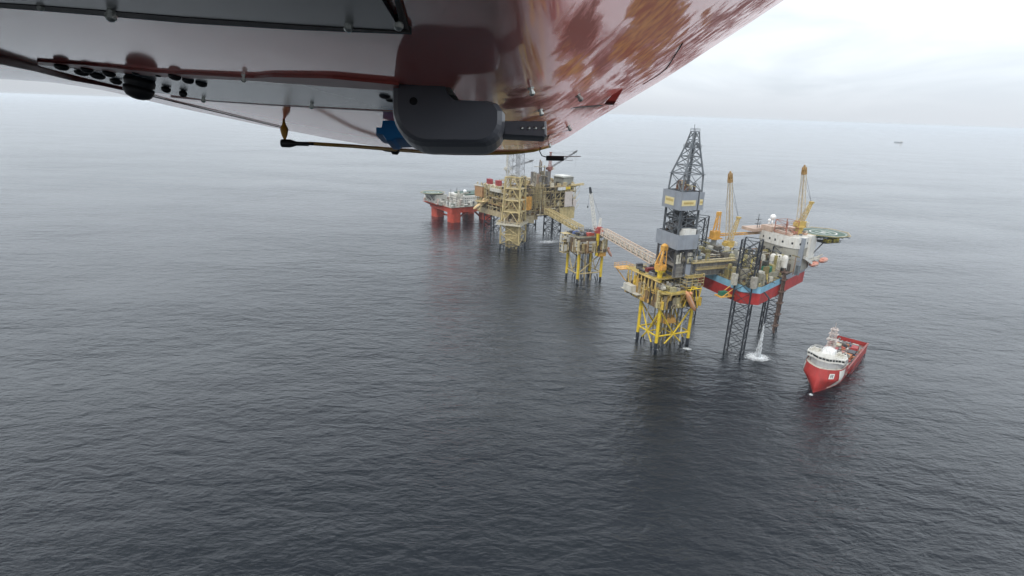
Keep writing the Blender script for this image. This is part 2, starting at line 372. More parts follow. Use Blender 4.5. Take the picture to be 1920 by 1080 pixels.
    # ---- skin: underside, then a real body above it
    rs = [.10, .16, .22, .28, .34, .40, .46, .52, .58, .64, .70, .76, .82, .88, .94, 1.0, 1.1, 1.2, 1.3, 1.4, 1.5, 1.6, 1.7, 1.8, 1.9, 2.0, 2.15, 2.3, 2.45, 2.6, 2.8, 3.0, 3.2, 3.4, 3.6, 3.8, 4.0, 4.2, 4.4, 4.55, 4.7, 4.8, 4.88, 4.94, 4.98, 5.0, 5.1, 5.3, 5.6, 6.0, 6.5, 7.2]
    KA = 260; mb = MB(); K = len(rs)
    for i in range(KA + 1):
        a = A0 + (A1 - A0) * i / KA
        for r_ in rs: mb.v.append(tuple(at(a, r_)))
    for i in range(KA):
        for j in range(K - 1):
            q = i * K + j; mb.f.append((q, q + K, q + K + 1, q + 1))
    nlow = len(mb.v)
    topz = H + 3.4
    edge = [i * K + K - 1 for i in range(KA + 1)] + [KA * K + j for j in range(K - 2, -1, -1)] + [i * K for i in range(KA - 1, -1, -1)] + [j for j in range(1, K - 1)]
    for e in edge: x, y, z = mb.v[e]; mb.v.append((x * .8, y * .9 + .2, max(topz, z + .6)))
    ne = len(edge)
    for i in range(ne): j = (i + 1) % ne; mb.f.append((edge[i], nlow + i, nlow + j, edge[j]))
    cen = len(mb.v); mb.v.append((.2, 3.0, topz + .5))
    for i in range(ne): mb.f.append((nlow + i, cen, nlow + (i + 1) % ne))
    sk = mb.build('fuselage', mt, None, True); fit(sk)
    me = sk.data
    def ell(px, py, cx, cy, ax, ay, rot=0.0):
        dx, dy = px - cx, py - cy; ca, sa = math.cos(rot), math.sin(rot); u = (dx * ca + dy * sa) / ax; v = (-dx * sa + dy * ca) / ay
        return max(0.0, 1 - math.sqrt(u * u + v * v))
    def seg(px, py, xa, ya, xb, yb, wd):
        dx, dy = xb - xa, yb - ya; t_ = max(0, min(1, ((px - xa) * dx + (py - ya) * dy) / (dx * dx + dy * dy))); return max(0.0, 1 - math.hypot(px - xa - t_ * dx, py - ya - t_ * dy) / wd)
    for nm in ('oil', 'brown_reflection', 'pale_patch'):  # orange and brown platform reflections laid on as colour, then paler patches
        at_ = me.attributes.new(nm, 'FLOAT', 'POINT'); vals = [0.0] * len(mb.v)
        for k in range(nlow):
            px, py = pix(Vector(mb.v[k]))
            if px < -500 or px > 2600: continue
            if nm == 'oil':  # painted orange reflection of the wellhead platform
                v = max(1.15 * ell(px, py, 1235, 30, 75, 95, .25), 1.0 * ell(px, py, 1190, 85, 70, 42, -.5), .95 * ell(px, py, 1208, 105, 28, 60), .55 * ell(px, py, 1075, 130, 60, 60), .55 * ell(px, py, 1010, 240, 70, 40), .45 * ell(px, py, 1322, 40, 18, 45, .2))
            elif nm == 'brown_reflection':
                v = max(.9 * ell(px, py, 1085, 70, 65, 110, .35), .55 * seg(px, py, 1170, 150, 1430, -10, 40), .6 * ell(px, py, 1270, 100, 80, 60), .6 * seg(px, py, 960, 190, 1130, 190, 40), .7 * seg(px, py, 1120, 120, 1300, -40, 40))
            else:
                v = max(.7 * seg(px, py, 1000, 215, 1120, 200, 26), .6 * ell(px, py, 1165, 120, 40, 50), .72 * ell(px, py, 1240, 118, 26, 26), .5 * ell(px, py, 1085, 140, 40, 30))
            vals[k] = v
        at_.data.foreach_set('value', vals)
    # ---- materials of the fittings
    panel = plain('grey_panel_coat', (.22, .235, .235), .22); panel2 = plain('dark_panel_coat', (.035, .042, .05), .30); gap = plain('panel_gap', (.020, .016, .014), .6)
    blk = plain('black_rubber', (.012, .013, .015), .45); bolt = plain('bolt_metal', (.32, .33, .31), .3, .9); brass = plain('brass_tube', (.46, .28, .07), .4, .1)
    lip = plain('dark_red_edge', (.26, .035, .026), .4); housing = plain('black_composite', (.085, .088, .10), .30); blue = plain('blue_plastic', (.015, .16, .40), .4); amber = plain('amber_insulator', (.50, .26, .03), .35)
    whitem = plain('bare_wire', (.6, .6, .6), .4, .5); stripm = plain('red_sealing_strip', (.16, .03, .025), .5)
    def sheet(name, top, bot, mat, off, thick, n=40, k=8):
        """plate following the skin between two edges given along its length"""
        def lerp_pl(pl, t_):
            d = [0]
            for p, q in zip(pl, pl[1:]): d.append(d[-1] + math.hypot(q[0] - p[0], q[1] - p[1]))
            s_ = t_ * d[-1]
            for i in range(len(pl) - 1):
                if d[i + 1] >= s_: u = (s_ - d[i]) / max(1e-9, d[i + 1] - d[i]); return (pl[i][0] + (pl[i + 1][0] - pl[i][0]) * u, pl[i][1] + (pl[i + 1][1] - pl[i][1]) * u)
            return pl[-1]
        mb = MB(); lo = []; hi = []
        for i in range(n + 1):
            a, b_ = lerp_pl(top, i / n), lerp_pl(bot, i / n)
            for j in range(k + 1):
                u = j / k; x, y = a[0] + (b_[0] - a[0]) * u, a[1] + (b_[1] - a[1]) * u
                p, nn = on(x, y); lo.append(p + nn * (off + thick)); hi.append(p + nn * off)
        W_ = k + 1; NV = len(lo); fs = []
        for i in range(n):
            for j in range(k): q = i * W_ + j; fs += [(q, q + 1, q + W_ + 1, q + W_), (NV + q, NV + q + W_, NV + q + W_ + 1, NV + q + 1)]
        ed = [i * W_ for i in range(n + 1)] + [n * W_ + j for j in range(1, k + 1)] + [i * W_ + k for i in range(n - 1, -1, -1)] + [j for j in range(k - 1, 0, -1)]
        for i in range(len(ed)): a_, b_ = ed[i], ed[(i + 1) % len(ed)]; fs.append((a_, b_, NV + b_, NV + a_))
        return fit(mb.add(lo + hi, fs).build(name, mat, None, False))
    def boltat(x, y, s=1.0, parent=None, mat=None, name='bolt'):
        p, nn = on(x, y); k = (p - CAMP).dot(cf) / FPX * s
        o = MB().lathe(p, nn, [(7 * k, 0), (7 * k, 3 * k), (4.5 * k, 3.5 * k), (4.5 * k, 9 * k), (6 * k, 9.5 * k), (6 * k, 14 * k), (3.5 * k, 17 * k), (0, 18 * k)], 8).build(name, mat or bolt)
        fit(o)
        if parent: par(o, parent)
        return o
    def par(o, p):
        o.parent = p; o.matrix_parent_inverse = Matrix.Identity(4)
    def knob(x, y, wx, hy, name='drain_plug', mat=None):
        p, nn = on(x, y - hy * .45); k = (p - CAMP).dot(cf) / FPX * .82
        return fit(MB().lathe(p, nn, [(wx * .35 * k, 0), (wx * .30 * k, hy * .25 * k), (wx * .5 * k, hy * .35 * k), (wx * .52 * k, hy * .6 * k), (wx * .42 * k, hy * .85 * k), (wx * .2 * k, hy * 1.0 * k), (0, hy * 1.02 * k)], 14).build(name, mat or blk, None, True))
    # upper dark panel with its dark lower gap
    pu = sheet('access_panel', [(-150, -150), (300, -150), (640, -150)], [(-150, -8), (100, 6), (350, 24), (560, 37), (752, 46)], panel2, .001, .004, 60, 10)
    fit(sheet('panel_gap', [(-150, -14), (100, 3), (350, 22), (560, 35), (766, 46)], [(-150, -6), (100, 13), (350, 33), (560, 44), (772, 51)], gap, .0005, .0052, 60, 2))
    fit(sheet('panel_gap', [(640, -150), (736, -30), (752, 44)], [(652, -150), (744, -30), (766, 46)], gap, .0006, .0036, 24, 2))
    for x, y, s in ((75, 2, 1.0), (210, 10, 1.7), (655, 33, 1.5), (748, 30, 1.5)): boltat(x, y, s, pu)
    # lower grey panel with a dark red lip above it
    pl_ = sheet('belly_panel', [(70, 118), (160, 127), (300, 140), (480, 146), (620, 156), (742, 163)], [(78, 122), (185, 150), (260, 167), (400, 186), (500, 192), (742, 203)], panel, .001, .004, 60, 8)
    fit(sheet('panel_lip', [(70, 112), (160, 118), (300, 132), (480, 141), (505, 138), (620, 140), (748, 152)], [(70, 118), (160, 126), (300, 140), (480, 146), (505, 148), (620, 156), (748, 164)], lip, .0008, .0045, 60, 2))
    fit(sheet('panel_seam', [(320, 178), (400, 186), (500, 192), (742, 203)], [(320, 180), (400, 187.5), (500, 193.5), (742, 205)], lip, .0008, .0052, 40, 1))
    for x, y, s in ((458, 140, .8), (585, 191, .75), (382, 180, .7)): boltat(x, y, s, pl_)
    for x, y, s in ((995, 164, .9), (1013, 205, .7), (1083, 178, .8), (1065, 236, .6), (1030, 270, .4)): boltat(x, y, s)
    # black plugs and the round lamp
    for x, y, a, b_ in ((115, 125, 28, 17), (153, 136, 28, 15), (163, 131, 24, 14), (183, 142, 30, 16), (205, 138, 26, 16), (218, 152, 24, 16), (312, 167, 20, 17), (344, 175, 17, 18), (328, 144, 26, 16), (353, 151, 24, 15), (378, 157, 24, 15), (297, 141, 13, 9), (255, 137, 16, 10)): knob(x, y, a, b_)
    knob(722, 180, 26, 14); knob(732, 187, 20, 12)
    p, nn = on(263, 143); k = (p - CAMP).dot(cf) / FPX
    lm = fit(MB().lathe(p, nn, [(20 * k, 0), (24 * k, 4 * k), (26 * k, 10 * k), (25 * k, 17 * k), (22 * k, 19 * k), (25.5 * k, 21 * k), (25 * k, 30 * k), (19 * k, 38 * k), (9 * k, 42 * k), (0, 43 * k)], 24).build('round_lamp', blk, None, True))
    # sealing strip / cable from the left edge to the insulator and on to the rod
    pts = [(-250, 62), (-100, 88), (0, 105), (60, 121), (130, 142), (190, 154), (240, 166)]
    fit(curvetube('sealing_strip', [on(x, y, .003)[0] for x, y in pts], [on(x, y)[1].length * .006 * (3.6 - i * .32) for i, (x, y) in enumerate(pts)], stripm))
    pts = [(240, 166), (290, 180), (400, 207), (520, 236), (534, 240)]
    fit(curvetube('wire_cable', [on(x, y, .004)[0] for x, y in pts], .0028, gap))
    # amber insulator, connector and the long brass rod antenna
    p, nn = on(532, 224); q = CAMP + ray(534, 262) * ((p - CAMP).dot(cf)); ax = q - p; Ln = ax.length; ki = (p - CAMP).dot(cf) / FPX
    ins = fit(MB().lathe(p, ax, [(2.2 * ki, 0), (2.2 * ki, .08 * Ln), (3 * ki, .2 * Ln), (7 * ki, .45 * Ln), (7.4 * ki, .5 * Ln), (7 * ki, .55 * Ln), (5 * ki, .8 * Ln), (2.4 * ki, .95 * Ln), (2.4 * ki, Ln)], 12).build('insulator', amber, None, True))
    D = (p - CAMP).dot(cf)
    def free(x, y, d=D): return CAMP + ray(x, y) * d
    mb = MB(); k = D / FPX
    mb.lathe(free(528, 268.5), free(545, 269) - free(528, 268.5), [(7 * k, 0), (7.6 * k, 2 * k), (7.6 * k, 16 * k), (6.5 * k, 20 * k), (4 * k, 28 * k), (4 * k, 50 * k), (2.4 * k, 51 * k), (2.4 * k, 60 * k)], 12)
    fit(mb.build('rod_connector', blk, None, True))
    dl = [D - (D - 4.4) * t_ for t_ in (0, .25, .5, .75, 1, 1, 1, 1, 1)]
    px_ = [(580, 269), (660, 274), (745, 281), (800, 285), (850, 287.5), (900, 288), (960, 286.5), (1000, 282), (1032, 273)]  # right-hand half models the platform's golden reflection along the belly edge
    fit(curvetube('rod_antenna', [free(x, y, d) for (x, y), d in zip(px_, dl)], [3.4 * d / FPX for d in dl], brass))
    mb = MB(); dk = dl[2]; k = dk / FPX
    mb.lathe(free(718, 280, dk), free(748, 283, dk) - free(718, 280, dk), [(2.5 * k, 0), (3.5 * k, 3 * k), (4 * k, 16 * k), (7.5 * k, 18 * k), (7.5 * k, 28 * k), (3 * k, 31 * k)], 10)
    fit(mb.build('rod_clamp', blk, None, True))
    # blue fitting hanging above the clamp
    def slab(name, prof, mat, d0, depth, bev=.25, parent=None):
        """solid of the given side profile, its cheeks drawn in to round the edges"""
        cx = sum(p_[0] for p_ in prof) / len(prof); cy = sum(p_[1] for p_ in prof) / len(prof); n_ = len(prof); vs = []
        lay = [(-.5, .86), (-.42, .95), (-.22, 1), (.22, 1), (.42, .95), (.5, .86)]
        for dd, sc in lay:
            for x, y in prof: vs.append(CAMP + ray(cx + (x - cx) * sc, cy + (y - cy) * sc) * d0 + cf * dd * depth)
        fs = [tuple(range(n_ - 1, -1, -1)), tuple(range((len(lay) - 1) * n_, len(lay) * n_))]
        for j in range(len(lay) - 1):
            for i in range(n_): fs.append((j * n_ + i, j * n_ + (i + 1) % n_, (j + 1) * n_ + (i + 1) % n_, (j + 1) * n_ + i))
        return fit(MB().add(vs, fs).build(name, mat, None, False))
    pb, nb = on(748, 232); db = (pb - CAMP).dot(cf)
    fb = slab('blue_fitting', [(711, 248), (722, 248), (724, 234), (775, 232), (778, 268), (748, 270), (742, 274), (732, 274), (724, 262), (711, 260)], blue, db - .03, .10)
    # black antenna housing with its riveted tail
    pc, nc = on(800, 172); dc = (pc - CAMP).dot(cf)
    arc = [(742, 168), (742, 215)] + [(742 + 62 * (1 - math.cos(i / 8 * math.pi / 2)), 215 + 66 * math.sin(i / 8 * math.pi / 2)) for i in range(1, 9)] + [(880, 281.5)] + [(905 + 42 * math.sin(i / 7 * math.pi / 2), 240 + 41.5 * math.cos(i / 7 * math.pi / 2)) for i in range(0, 8)] + [(947, 222), (938, 208), (920, 203), (858, 201), (846, 190), (838, 170)]
    hs = slab('antenna_housing', arc, housing, dc - .02, .085)
    tl = slab('antenna_tail', [(940, 231), (1024, 231), (1025, 258), (1020, 262), (940, 258)], housing, dc - .02, .03); par(tl, hs)
    for x in (978, 991, 1003, 1017):
        c_ = CAMP + ray(x, 246) * (dc - .02) - cf * .0148; k = dc / FPX
        par(fit(MB().lathe(c_, -cf, [(3.4 * k, 0), (3.0 * k, 1.6 * k), (1.5 * k, 2.6 * k), (0, 2.8 * k)], 8).build('rivet', bolt, None, True)), hs)
    c_ = CAMP + ray(785, 208) * (dc - .02) - cf * .0425; k = dc / FPX
    par(fit(MB().lathe(c_, -cf, [(7 * k, 0), (7 * k, .6 * k), (4.5 * k, .6 * k)], 14).build('drain_hole', plain('hole_black', (.004, .004, .005), .8), None)), hs)
    fit(slab('antenna_mount', [(744, 160), (842, 164), (858, 190), (866, 201), (744, 186)], plain('mount_grey', (.10, .105, .10), .4), dc - .01, .09))
    # red reflection modelled as a small solid, static wick
    pf, nf = on(1160, 172)
    df = (pf - CAMP).dot(cf)
    fit(slab('red_reflection', [(1147, 152), (1176, 151), (1166, 172), (1152, 195), (1134, 194), (1148, 180)], plain('reflection_red', (.34, .05, .04), .4), df - .02, .05))
    dw = 4.2; k = dw / FPX
    fit(curvetube('wick_wire', [free(1014, 276, dw), free(1012, 284, dw), free(1016, 292, dw), free(1026, 295, dw)], 1.0 * k, gap))
    fit(MB().tube(free(1024, 296.5, dw), free(1057, 297, dw), 4.7 * k, None, 10).build('static_wick', blk))
    fit(MB().tube(free(1057, 293.5, dw), free(1089, 293.5, dw), 1.0 * k, None, 5).tube(free(1057, 300, dw), free(1074, 301, dw), .5 * k, None, 5).build('wick_tip', whitem))
    # seams on the skin near the nose
    for pts in ([(1130, 197), (1085, 200), (1010, 207)], [(1070, 242), (1030, 252), (1026, 262)], [(1280, 80), (1250, 128), (1235, 140), (1205, 158)]):
        fit(curvetube('skin_seam', [on(x, y, .001)[0] for x, y in pts], .0022, gap))
helicopter()

# ================================================================== OFFSHORE STRUCTURES
def container(name, label, x, y, z, lx, ly, lz, rz, mat, group=None):
    """steel box with corner posts, ribbed sides and a door frame"""
    root = thing(name, label, 'container', (x, y, z), rz, group)
    mb = MB().box(-lx / 2, lx / 2, -ly / 2, ly / 2, .15, lz)
    k = max(3, int(lx / .8))
    for i in range(k):
        a = -lx / 2 + (i + .5) * lx / k
        mb.box(a - .12, a + .12, -ly / 2 - .09, ly / 2 + .09, .3, lz - .25)
    mb.build('shell', mat, root)
    f = MB()
    for sx_ in (-1, 1):
        for sy in (-1, 1): f.box(sx_ * lx / 2 - .13, sx_ * lx / 2 + .13, sy * ly / 2 - .13, sy * ly / 2 + .13, 0, lz + .06)
    
    f.box(-lx / 2, lx / 2, -ly / 2 + .01, ly / 2 - .01, .02, .14).build('frame', mat, root)
    MB().box(-lx / 2 - .08, -lx / 2 - .02, -ly / 2 + .2, ly / 2 - .2, .35, lz - .3).build('door', mat, root)
    return root
def lifeboat(label, loc, rz, tilt, ln, mat, group=None, cat='lifeboat', fat=.16):
    """enclosed lifeboat: tapered hull, canopy, cockpit"""
    root = thing('lifeboat', label, cat, loc, rz, group); root.rotation_euler = (0, tilt, rz)
    vs = []; st = 12; nn = 12
    for i in range(st + 1):
        t = i / st; x = (t - .5) * ln; k = max(.06, (1 - abs(2 * t - 1) ** 3)) ** .55
        for j in range(nn):
            a = 2 * math.pi * j / nn; vs.append((x, math.cos(a) * ln * fat * k, math.sin(a) * ln * fat * .92 * k))
    fs = [(i * nn + j, i * nn + (j + 1) % nn, (i + 1) * nn + (j + 1) % nn, (i + 1) * nn + j) for i in range(st) for j in range(nn)] + [tuple(range(nn - 1, -1, -1)), tuple(range(st * nn, st * nn + nn))]
    MB().add(vs, fs).build('hull', mat, root, True)
    MB().lathe((-ln * .27, 0, ln * .10), (0, 0, 1), [(fat * ln * .7, 0), (fat * ln * .62, ln * .06), (fat * ln * .4, ln * .085), (0, ln * .09)], 10).build('cockpit', mat, root, True)
    MB().box(-ln * .3, ln * .3, -ln * fat * 1.03, -ln * fat * .96, -.22, .1).box(-ln * .3, ln * .3, ln * fat * .96, ln * fat * 1.03, -.22, .1).build('fender', OFW(), root)
    return root
def crane(parent, base, ped_h, boom_tip, mast_h, cols, w0=3.2, w1=1.8, ped_r=1.5, n=14, cabdir=(1, 0), apex=None):
    """pedestal crane as a part of its platform: pedestal, turning house, lattice boom, gantry mast and wires"""
    b = Vector(base); top = b + Vector((0, 0, ped_h)); tip = Vector(boom_tip)
    body = MB().tube(b, top, ped_r, ped_r * 1.1, 12).tube(top, top + Vector((0, 0, .8)), ped_r * 1.7, None, 12).build('crane', cols[0], parent)
    hx, hy = cabdir
    MB().box(top.x - 3, top.x + 3, top.y - 2.4, top.y + 2.4, top.z + .8, top.z + 4.2).box(top.x - 3.4 * hx - 1.5, top.x - 3.4 * hx + 1.5, top.y - 3.4 * hy - 1.5, top.y - 3.4 * hy + 1.5, top.z + .9, top.z + 3.2).build('machine_house', cols[0], body)
    MB().box(top.x + hx * 3.6 - 1.2, top.x + hx * 3.6 + 1.2, top.y + hy * 3.6 - 1.2 - 2 * abs(hx), top.y + hy * 3.6 + 1.2 - 2 * abs(hx), top.z + 1, top.z + 3.6).build('cab', OFW(), body)
    foot = top + Vector((0, 0, 2.6)); d = (tip - foot)
    MB().boom(foot, foot + d * .88, w0, w1, n, .24, .10).build('boom', cols[1], body)
    MB().tube(foot, foot + d * .9, .42, .34, 6).build('boom_chord', cols[2], body)
    MB().boom(foot + d * .88, tip, w1, w1 * .8, 3, .42, .34).tube(tip, tip + d.normalized() * 1.6, .9, .5, 6).build('boom_head', cols[2], body)
    ap = top + Vector((0, 0, mast_h)) if apex is None else Vector(apex)
    MB().boom(top + Vector((0, 0, 3)), ap, 2.6, 1.2, 6, .28, .18).box(ap.x - 1.2, ap.x + 1.2, ap.y - 1.2, ap.y + 1.2, ap.z - .2, ap.z + 1.1).build('mast', cols[0], body)
    MB().tube(ap, tip, .10, None, 4).tube(ap + Vector((.6, .6, 0)), foot + d * .8, .08, None, 4).tube(tip, tip - Vector((0, 0, d.length * .45)), .09, None, 4).build('crane_wire', BLK(), body)
    return body
def helideck(parent, c, r, mat, legs=True, zlow=8.0, ground=None):
    x, y, z = c
    poly = [(x + r * math.cos(math.pi / 8 + i * math.pi / 4), y + r * math.sin(math.pi / 8 + i * math.pi / 4)) for i in range(8)]
    hd = MB().prism(poly, z - .7, z).build('helideck', mat, parent)
    ring = MB(); k = 40
    for (ra, rb) in ((r * .50, r * .56), (r * .88, r * .90)):
        vs = []
        for i in range(k):
            a = 2 * math.pi * i / k
            for rr in (ra, rb): vs.append((x + rr * math.cos(a), y + rr * math.sin(a), z + .02))
        ring.add(vs, [(2 * i, 2 * i + 1, (2 * i + 3) % (2 * k), (2 * i + 2) % (2 * k)) for i in range(k)])
    for dx in (-1, 1): ring.box(x + dx * r * .17 - r * .035, x + dx * r * .17 + r * .035, y - r * .27, y + r * .27, z + .01, z + .03)
    ring.box(x - r * .135, x + r * .135, y - r * .035, y + r * .035, z + .011, z + .031)
    ring.build('deck_marking', WHT(), hd)
    net = MB(); big = [(x + r * 1.1 * math.cos(math.pi / 8 + i * math.pi / 4), y + r * 1.1 * math.sin(math.pi / 8 + i * math.pi / 4)) for i in range(8)]
    for i in range(8):
        p, q = big[i], big[(i + 1) % 8]; s_, e = poly[i], poly[(i + 1) % 8]
        net.bar((*p, z + .3), (*q, z + .3), .28)
        for j in range(6): t = j / 6; net.bar((s_[0] + (e[0] - s_[0]) * t, s_[1] + (e[1] - s_[1]) * t, z - .3), (p[0] + (q[0] - p[0]) * t, p[1] + (q[1] - p[1]) * t, z + .3), .16)
    net.build('safety_net', CRM(), hd)
    fr = MB()
    for k_ in (-.6, -.2, .2, .6):
        fr.bar((x - r * .85, y + k_ * r, z - 1.2), (x + r * .85, y + k_ * r, z - 1.2), .35); fr.bar((x + k_ * r, y - r * .85, z - 1.6), (x + k_ * r, y + r * .85, z - 1.6), .35)
    fr.build('deck_truss', DGR(), hd)
    return hd
WROT = math.atan2(.406, .914)

# ------------------------------------------------------------------ yellow wellhead platform under the derrick
def yellow_platform():
    rng = random.Random(3)
    root = thing('wellhead_platform', 'bright yellow steel platform standing under the tall derrick, with an orange crane', 'oil platform', (94.9, 332.0, 0), WROT)
    for x, y in ((0, 0), (26, 0), (26, 20), (0, 20)):
        lg = MB().tube((x, y, 4.5), (x, y, 30), 1.05, None, 14).build('leg', YEL(), root, False)
        MB().tube((x, y, -12), (x, y, 4.6), 1.12, None, 14).build('tarred_foot', BLK(), lg)
    br = MB(); cs = [(0, 0), (26, 0), (26, 20), (0, 20)]
    for i in range(4):
        a, b = cs[i], cs[(i + 1) % 4]; mid = ((a[0] + b[0]) / 2, (a[1] + b[1]) / 2)
        br.tube((*a, 9), (*b, 9), .55, None, 8); br.tube((*a, 28), (*b, 28), .5, None, 8)
        br.tube((*a, 27), (*mid, 9.2), .5, None, 8); br.tube((*b, 27), (*mid, 9.2), .5, None, 8)
        br.tube((*mid, 9), (*[(mid[k] + a[k]) / 2 for k in (0, 1)], 3), .5, None, 8); br.tube((*mid, 9), (*[(mid[k] + b[k]) / 2 for k in (0, 1)], 3), .5, None, 8)
    br.tube((0, 10, 9), (26, 10, 9), .45, None, 8).tube((13, 0, 9), (13, 20, 9), .45, None, 8).tube((0, 0, 9), (26, 20, 9), .4, None, 8)
    br.build('cross_bracing', YEL(), root)
    for x, y, dx, dy in ((6.5, 0, 5, 0), (19.5, 0, -5, 0), (0, 5, 0, 5), (0, 15, 0, -5), (26, 5, 0, 5), (26, 15, 0, -5), (6.5, 20, 5, 0), (19.5, 20, -5, 0)): MB().tube((x, y, 3.2), (x - dx * .6, y - dy * .6, -6), .55, None, 8).build('tarred_brace', BLK(), root)
    cm = (paint('conductor_steel', (.20, .17, .10), .6, .4, (.05, .04, .03), .7))
    for i in range(5):
        for j in range(3):
            x, y = 7 + i * 3.1, 5 + j * 4.2; MB().tube((x, y, -8), (x, y, 29), .42, None, 8).build('conductor', cm, root)
    MB().prism([(9, 4), (18, 4), (20, 9), (18, 15), (9, 15), (7, 9)], 15, 18.5, .15).build('sub_cellar_deck', ORA(), root)
    MB().tube((20.5, 1.5, -2), (20.5, 1.5, 22), .55, None, 8).build('white_riser', WHT(), root); MB().tube((4, 17, -2), (4, 17, 25), .4, None, 8).build('white_riser', WHT(), root)
    # decks
    dk = MB().box(-2, 28, -3, 26, 28.2, 29.0).box(-2.5, 28, -1, 32, 36.6, 37.2).box(-3, 23, 5, 36, 45.6, 46.3)
    dk.prism([(1, -8), (12, -8), (16, -4), (16, 7), (0, 7), (-4, 2), (-3, -4)], 39.4, 40.2).box(15, 29, -4, 20, 41.5, 42.0).box(15.5, 28.5, -3, 18, 47.6, 48.1)
    dk.build('deck_plate', paint('yellow_deck', (.38, .29, .10), .6, .25, (.12, .08, .04), .6), root)
    tr = MB()
    for x in (-2.9, 22.9):
        for i in range(9):
            y0 = 2 + i * 3.7; tr.tube((x, y0, 29), (x, y0 + 1.85, 45.6), .34, None, 6).tube((x, y0 + 1.85, 45.6), (x, y0 + 3.7, 29), .34, None, 6)
        tr.tube((x, 0, 45.9), (x, 36, 45.9), .5, None, 6); tr.tube((x, -2, 37), (x, 36, 37), .4, None, 6)
    tr.tube((-3, 36, 45.9), (23, 36, 45.9), .45, None, 6)
    tr.build('side_truss', paint('ochre_truss', (.50, .35, .11), .55, .25, (.15, .09, .04), .6), root)
    fr = MB()
    for x, h in ((-2, 37), (4.5, 41), (9, 39), (16, 42), (22.5, 41), (28, 42)):
        for y in (-2.8, 25): fr.bar((x, y, 29), (x, y, h), .5)
    for x in (-2, 5, 12, 21): fr.tube((x, -2.8, 29), (x + 6.5, -2.8, 38), .32, None, 5)
    for z in (33, 38.6): fr.bar((-2, -3, z), (28, -3, z), .4); fr.bar((28.2, -3, z), (28.2, 24, z), .45); fr.bar((-2.4, -3, z), (-2.4, 30, z), .45)
    fr.tube((-4, 2, 39.8), (-1, -1, 30), .4, None, 6).tube((1, -8, 39.6), (1, -2.6, 30), .4, None, 6).tube((12, -8, 39.6), (11, -2.6, 30), .4, None, 6)
    fr.build('deck_framing', paint('ochre_truss', (.50, .35, .11)), root)
    cg = MB()
    for x in (15.2, 19.6, 24.2, 28.8):
        for y in (-4, 2, 8, 14, 19.8): cg.bar((x, y, 42), (x, y, 50), .30)
    for z in (44.2, 46, 48, 50):
        for y in (-4, 8, 19.8): cg.bar((15.2, y, z), (28.8, y, z), .28)
        for x in (15.2, 22, 28.8): cg.bar((x, -4, z), (x, 19.8, z), .28)
    cg.build('scaffold_cage', CRM(), root)
    eq = MB(); eq.clutter(rng, -1, 27, -2, 25, 29, 36, 120, 4.5); eq.clutter(rng, -2, 22, 6, 32, 37.2, 44, 90, 4.5)
    eq.clutter(rng, -2, 28, -4.4, -2.4, 29, 39, 70, 3.2); eq.clutter(rng, -4, -2, -2, 34, 29.4, 44, 70, 3.4); eq.build('wellhead_equipment', CLUT_YEL(), root)
    MB().box(3, 26, 1.6, 2.2, 29, 39).box(0, .6, 2, 28, 29, 44).build('inner_bulkhead', paint('dark_ochre', (.07, .05, .03), .7, .3), root)  # near-black walls set behind the equipment
    eq = MB(); eq.clutter(rng, -1.5, 14, -6, 6, 40.2, 44.5, 46, 3.6); eq.clutter(rng, 16, 28, -3, 19, 42, 47, 70, 3.6); eq.clutter(rng, 16, 28, -3, 17, 48.1, 51.5, 26, 3)
    eq.build('deck_equipment', CLUT_GRY(), root)
    eq = MB(); eq.clutter(rng, -2, 21, 8, 34, 46.3, 49.5, 34, 5); eq.build('roof_equipment', CLUT_DRK(), root)
    ra = MB().rail([(1, -8), (12, -8), (16, -4), (16, 7), (0, 7), (-4, 2), (-3, -4)], 40.2).rail(rect(-3, 23, 5, 36), 46.3).rail(rect(-2, 28, -3, 26), 29).rail(rect(15.5, 28.5, -3, 18), 48.1)
    ra.build('railing', YEL(), root)
    # orange king post crane
    cx, cy = 3, 8
    cr_ = MB().tube((cx, cy, 37), (cx, cy, 50.5), 1.5, 1.7, 14).tube((cx, cy, 50.5), (cx, cy, 51.6), 3.3, None, 14).build('crane', YEL(), root)
    MB().box(cx - 3.0, cx + 2.6, cy - 2.6, cy + 2.6, 51.6, 55.0).box(cx - 2.2, cx + 1.6, cy - 3.6, cy - 2.4, 52, 54.2).build('machine_house', ORA(), cr_)
    MB().lattice((cx + .4, cy, 55), (cx + 1.2, cy, 66), 3.8, 2.2, 2, .34, .12, 'Z').box(cx - .6, cx + 2.8, cy - 1.6, cy + 1.6, 64.5, 67.2).lathe((cx + 1.1, cy, 67.2), (0, 0, 1), [(2.2, 0), (1.6, .8), (.6, 1.4), (0, 1.5)], 10).build('king_post', ORA(), cr_)
    MB().tube((cx - 3, cy - 2, 55), (cx + .4, cy - .6, 66), .5, None, 6).tube((cx - 3, cy + 2, 55), (cx + .4, cy + .6, 66), .5, None, 6).build('back_stay', ORA(), cr_)
    MB().box(-8.5, -4.5, 21, 30, 33.0, 37.5).box(-7.5, -3, 16, 34, 32.5, 33).build('hose_cabin', OFW(), root)
    MB().box(-9, 1, 34, 42, 45.2, 45.7).rail(rect(-9, 1, 34, 42), 45.7, 2.6, .12).tube((-3, 36, 37), (-8, 41, 45), .35, None, 6).build('overhang_walkway', ORA(), root)
    sp = MB().box(20, 21.4, -7.6, -3.2, 41.8, 42.3).tube((20, -4, 42), (14, -5, 30), .35, None, 6).tube((20, -7.4, 42), (23, -7.8, 29), .35, None, 6).bar((13, -8, 42), (24, -8, 42), .5).bar((24, -8, 42), (24, -6, 28), .45)
    sp.build('lifeboat_ramp', YEL(), root)
    c_, s_ = math.cos(WROT), math.sin(WROT)
    def G(x, y, z): return (94.9 + c_ * x - s_ * y, 332 + s_ * x + c_ * y, z)
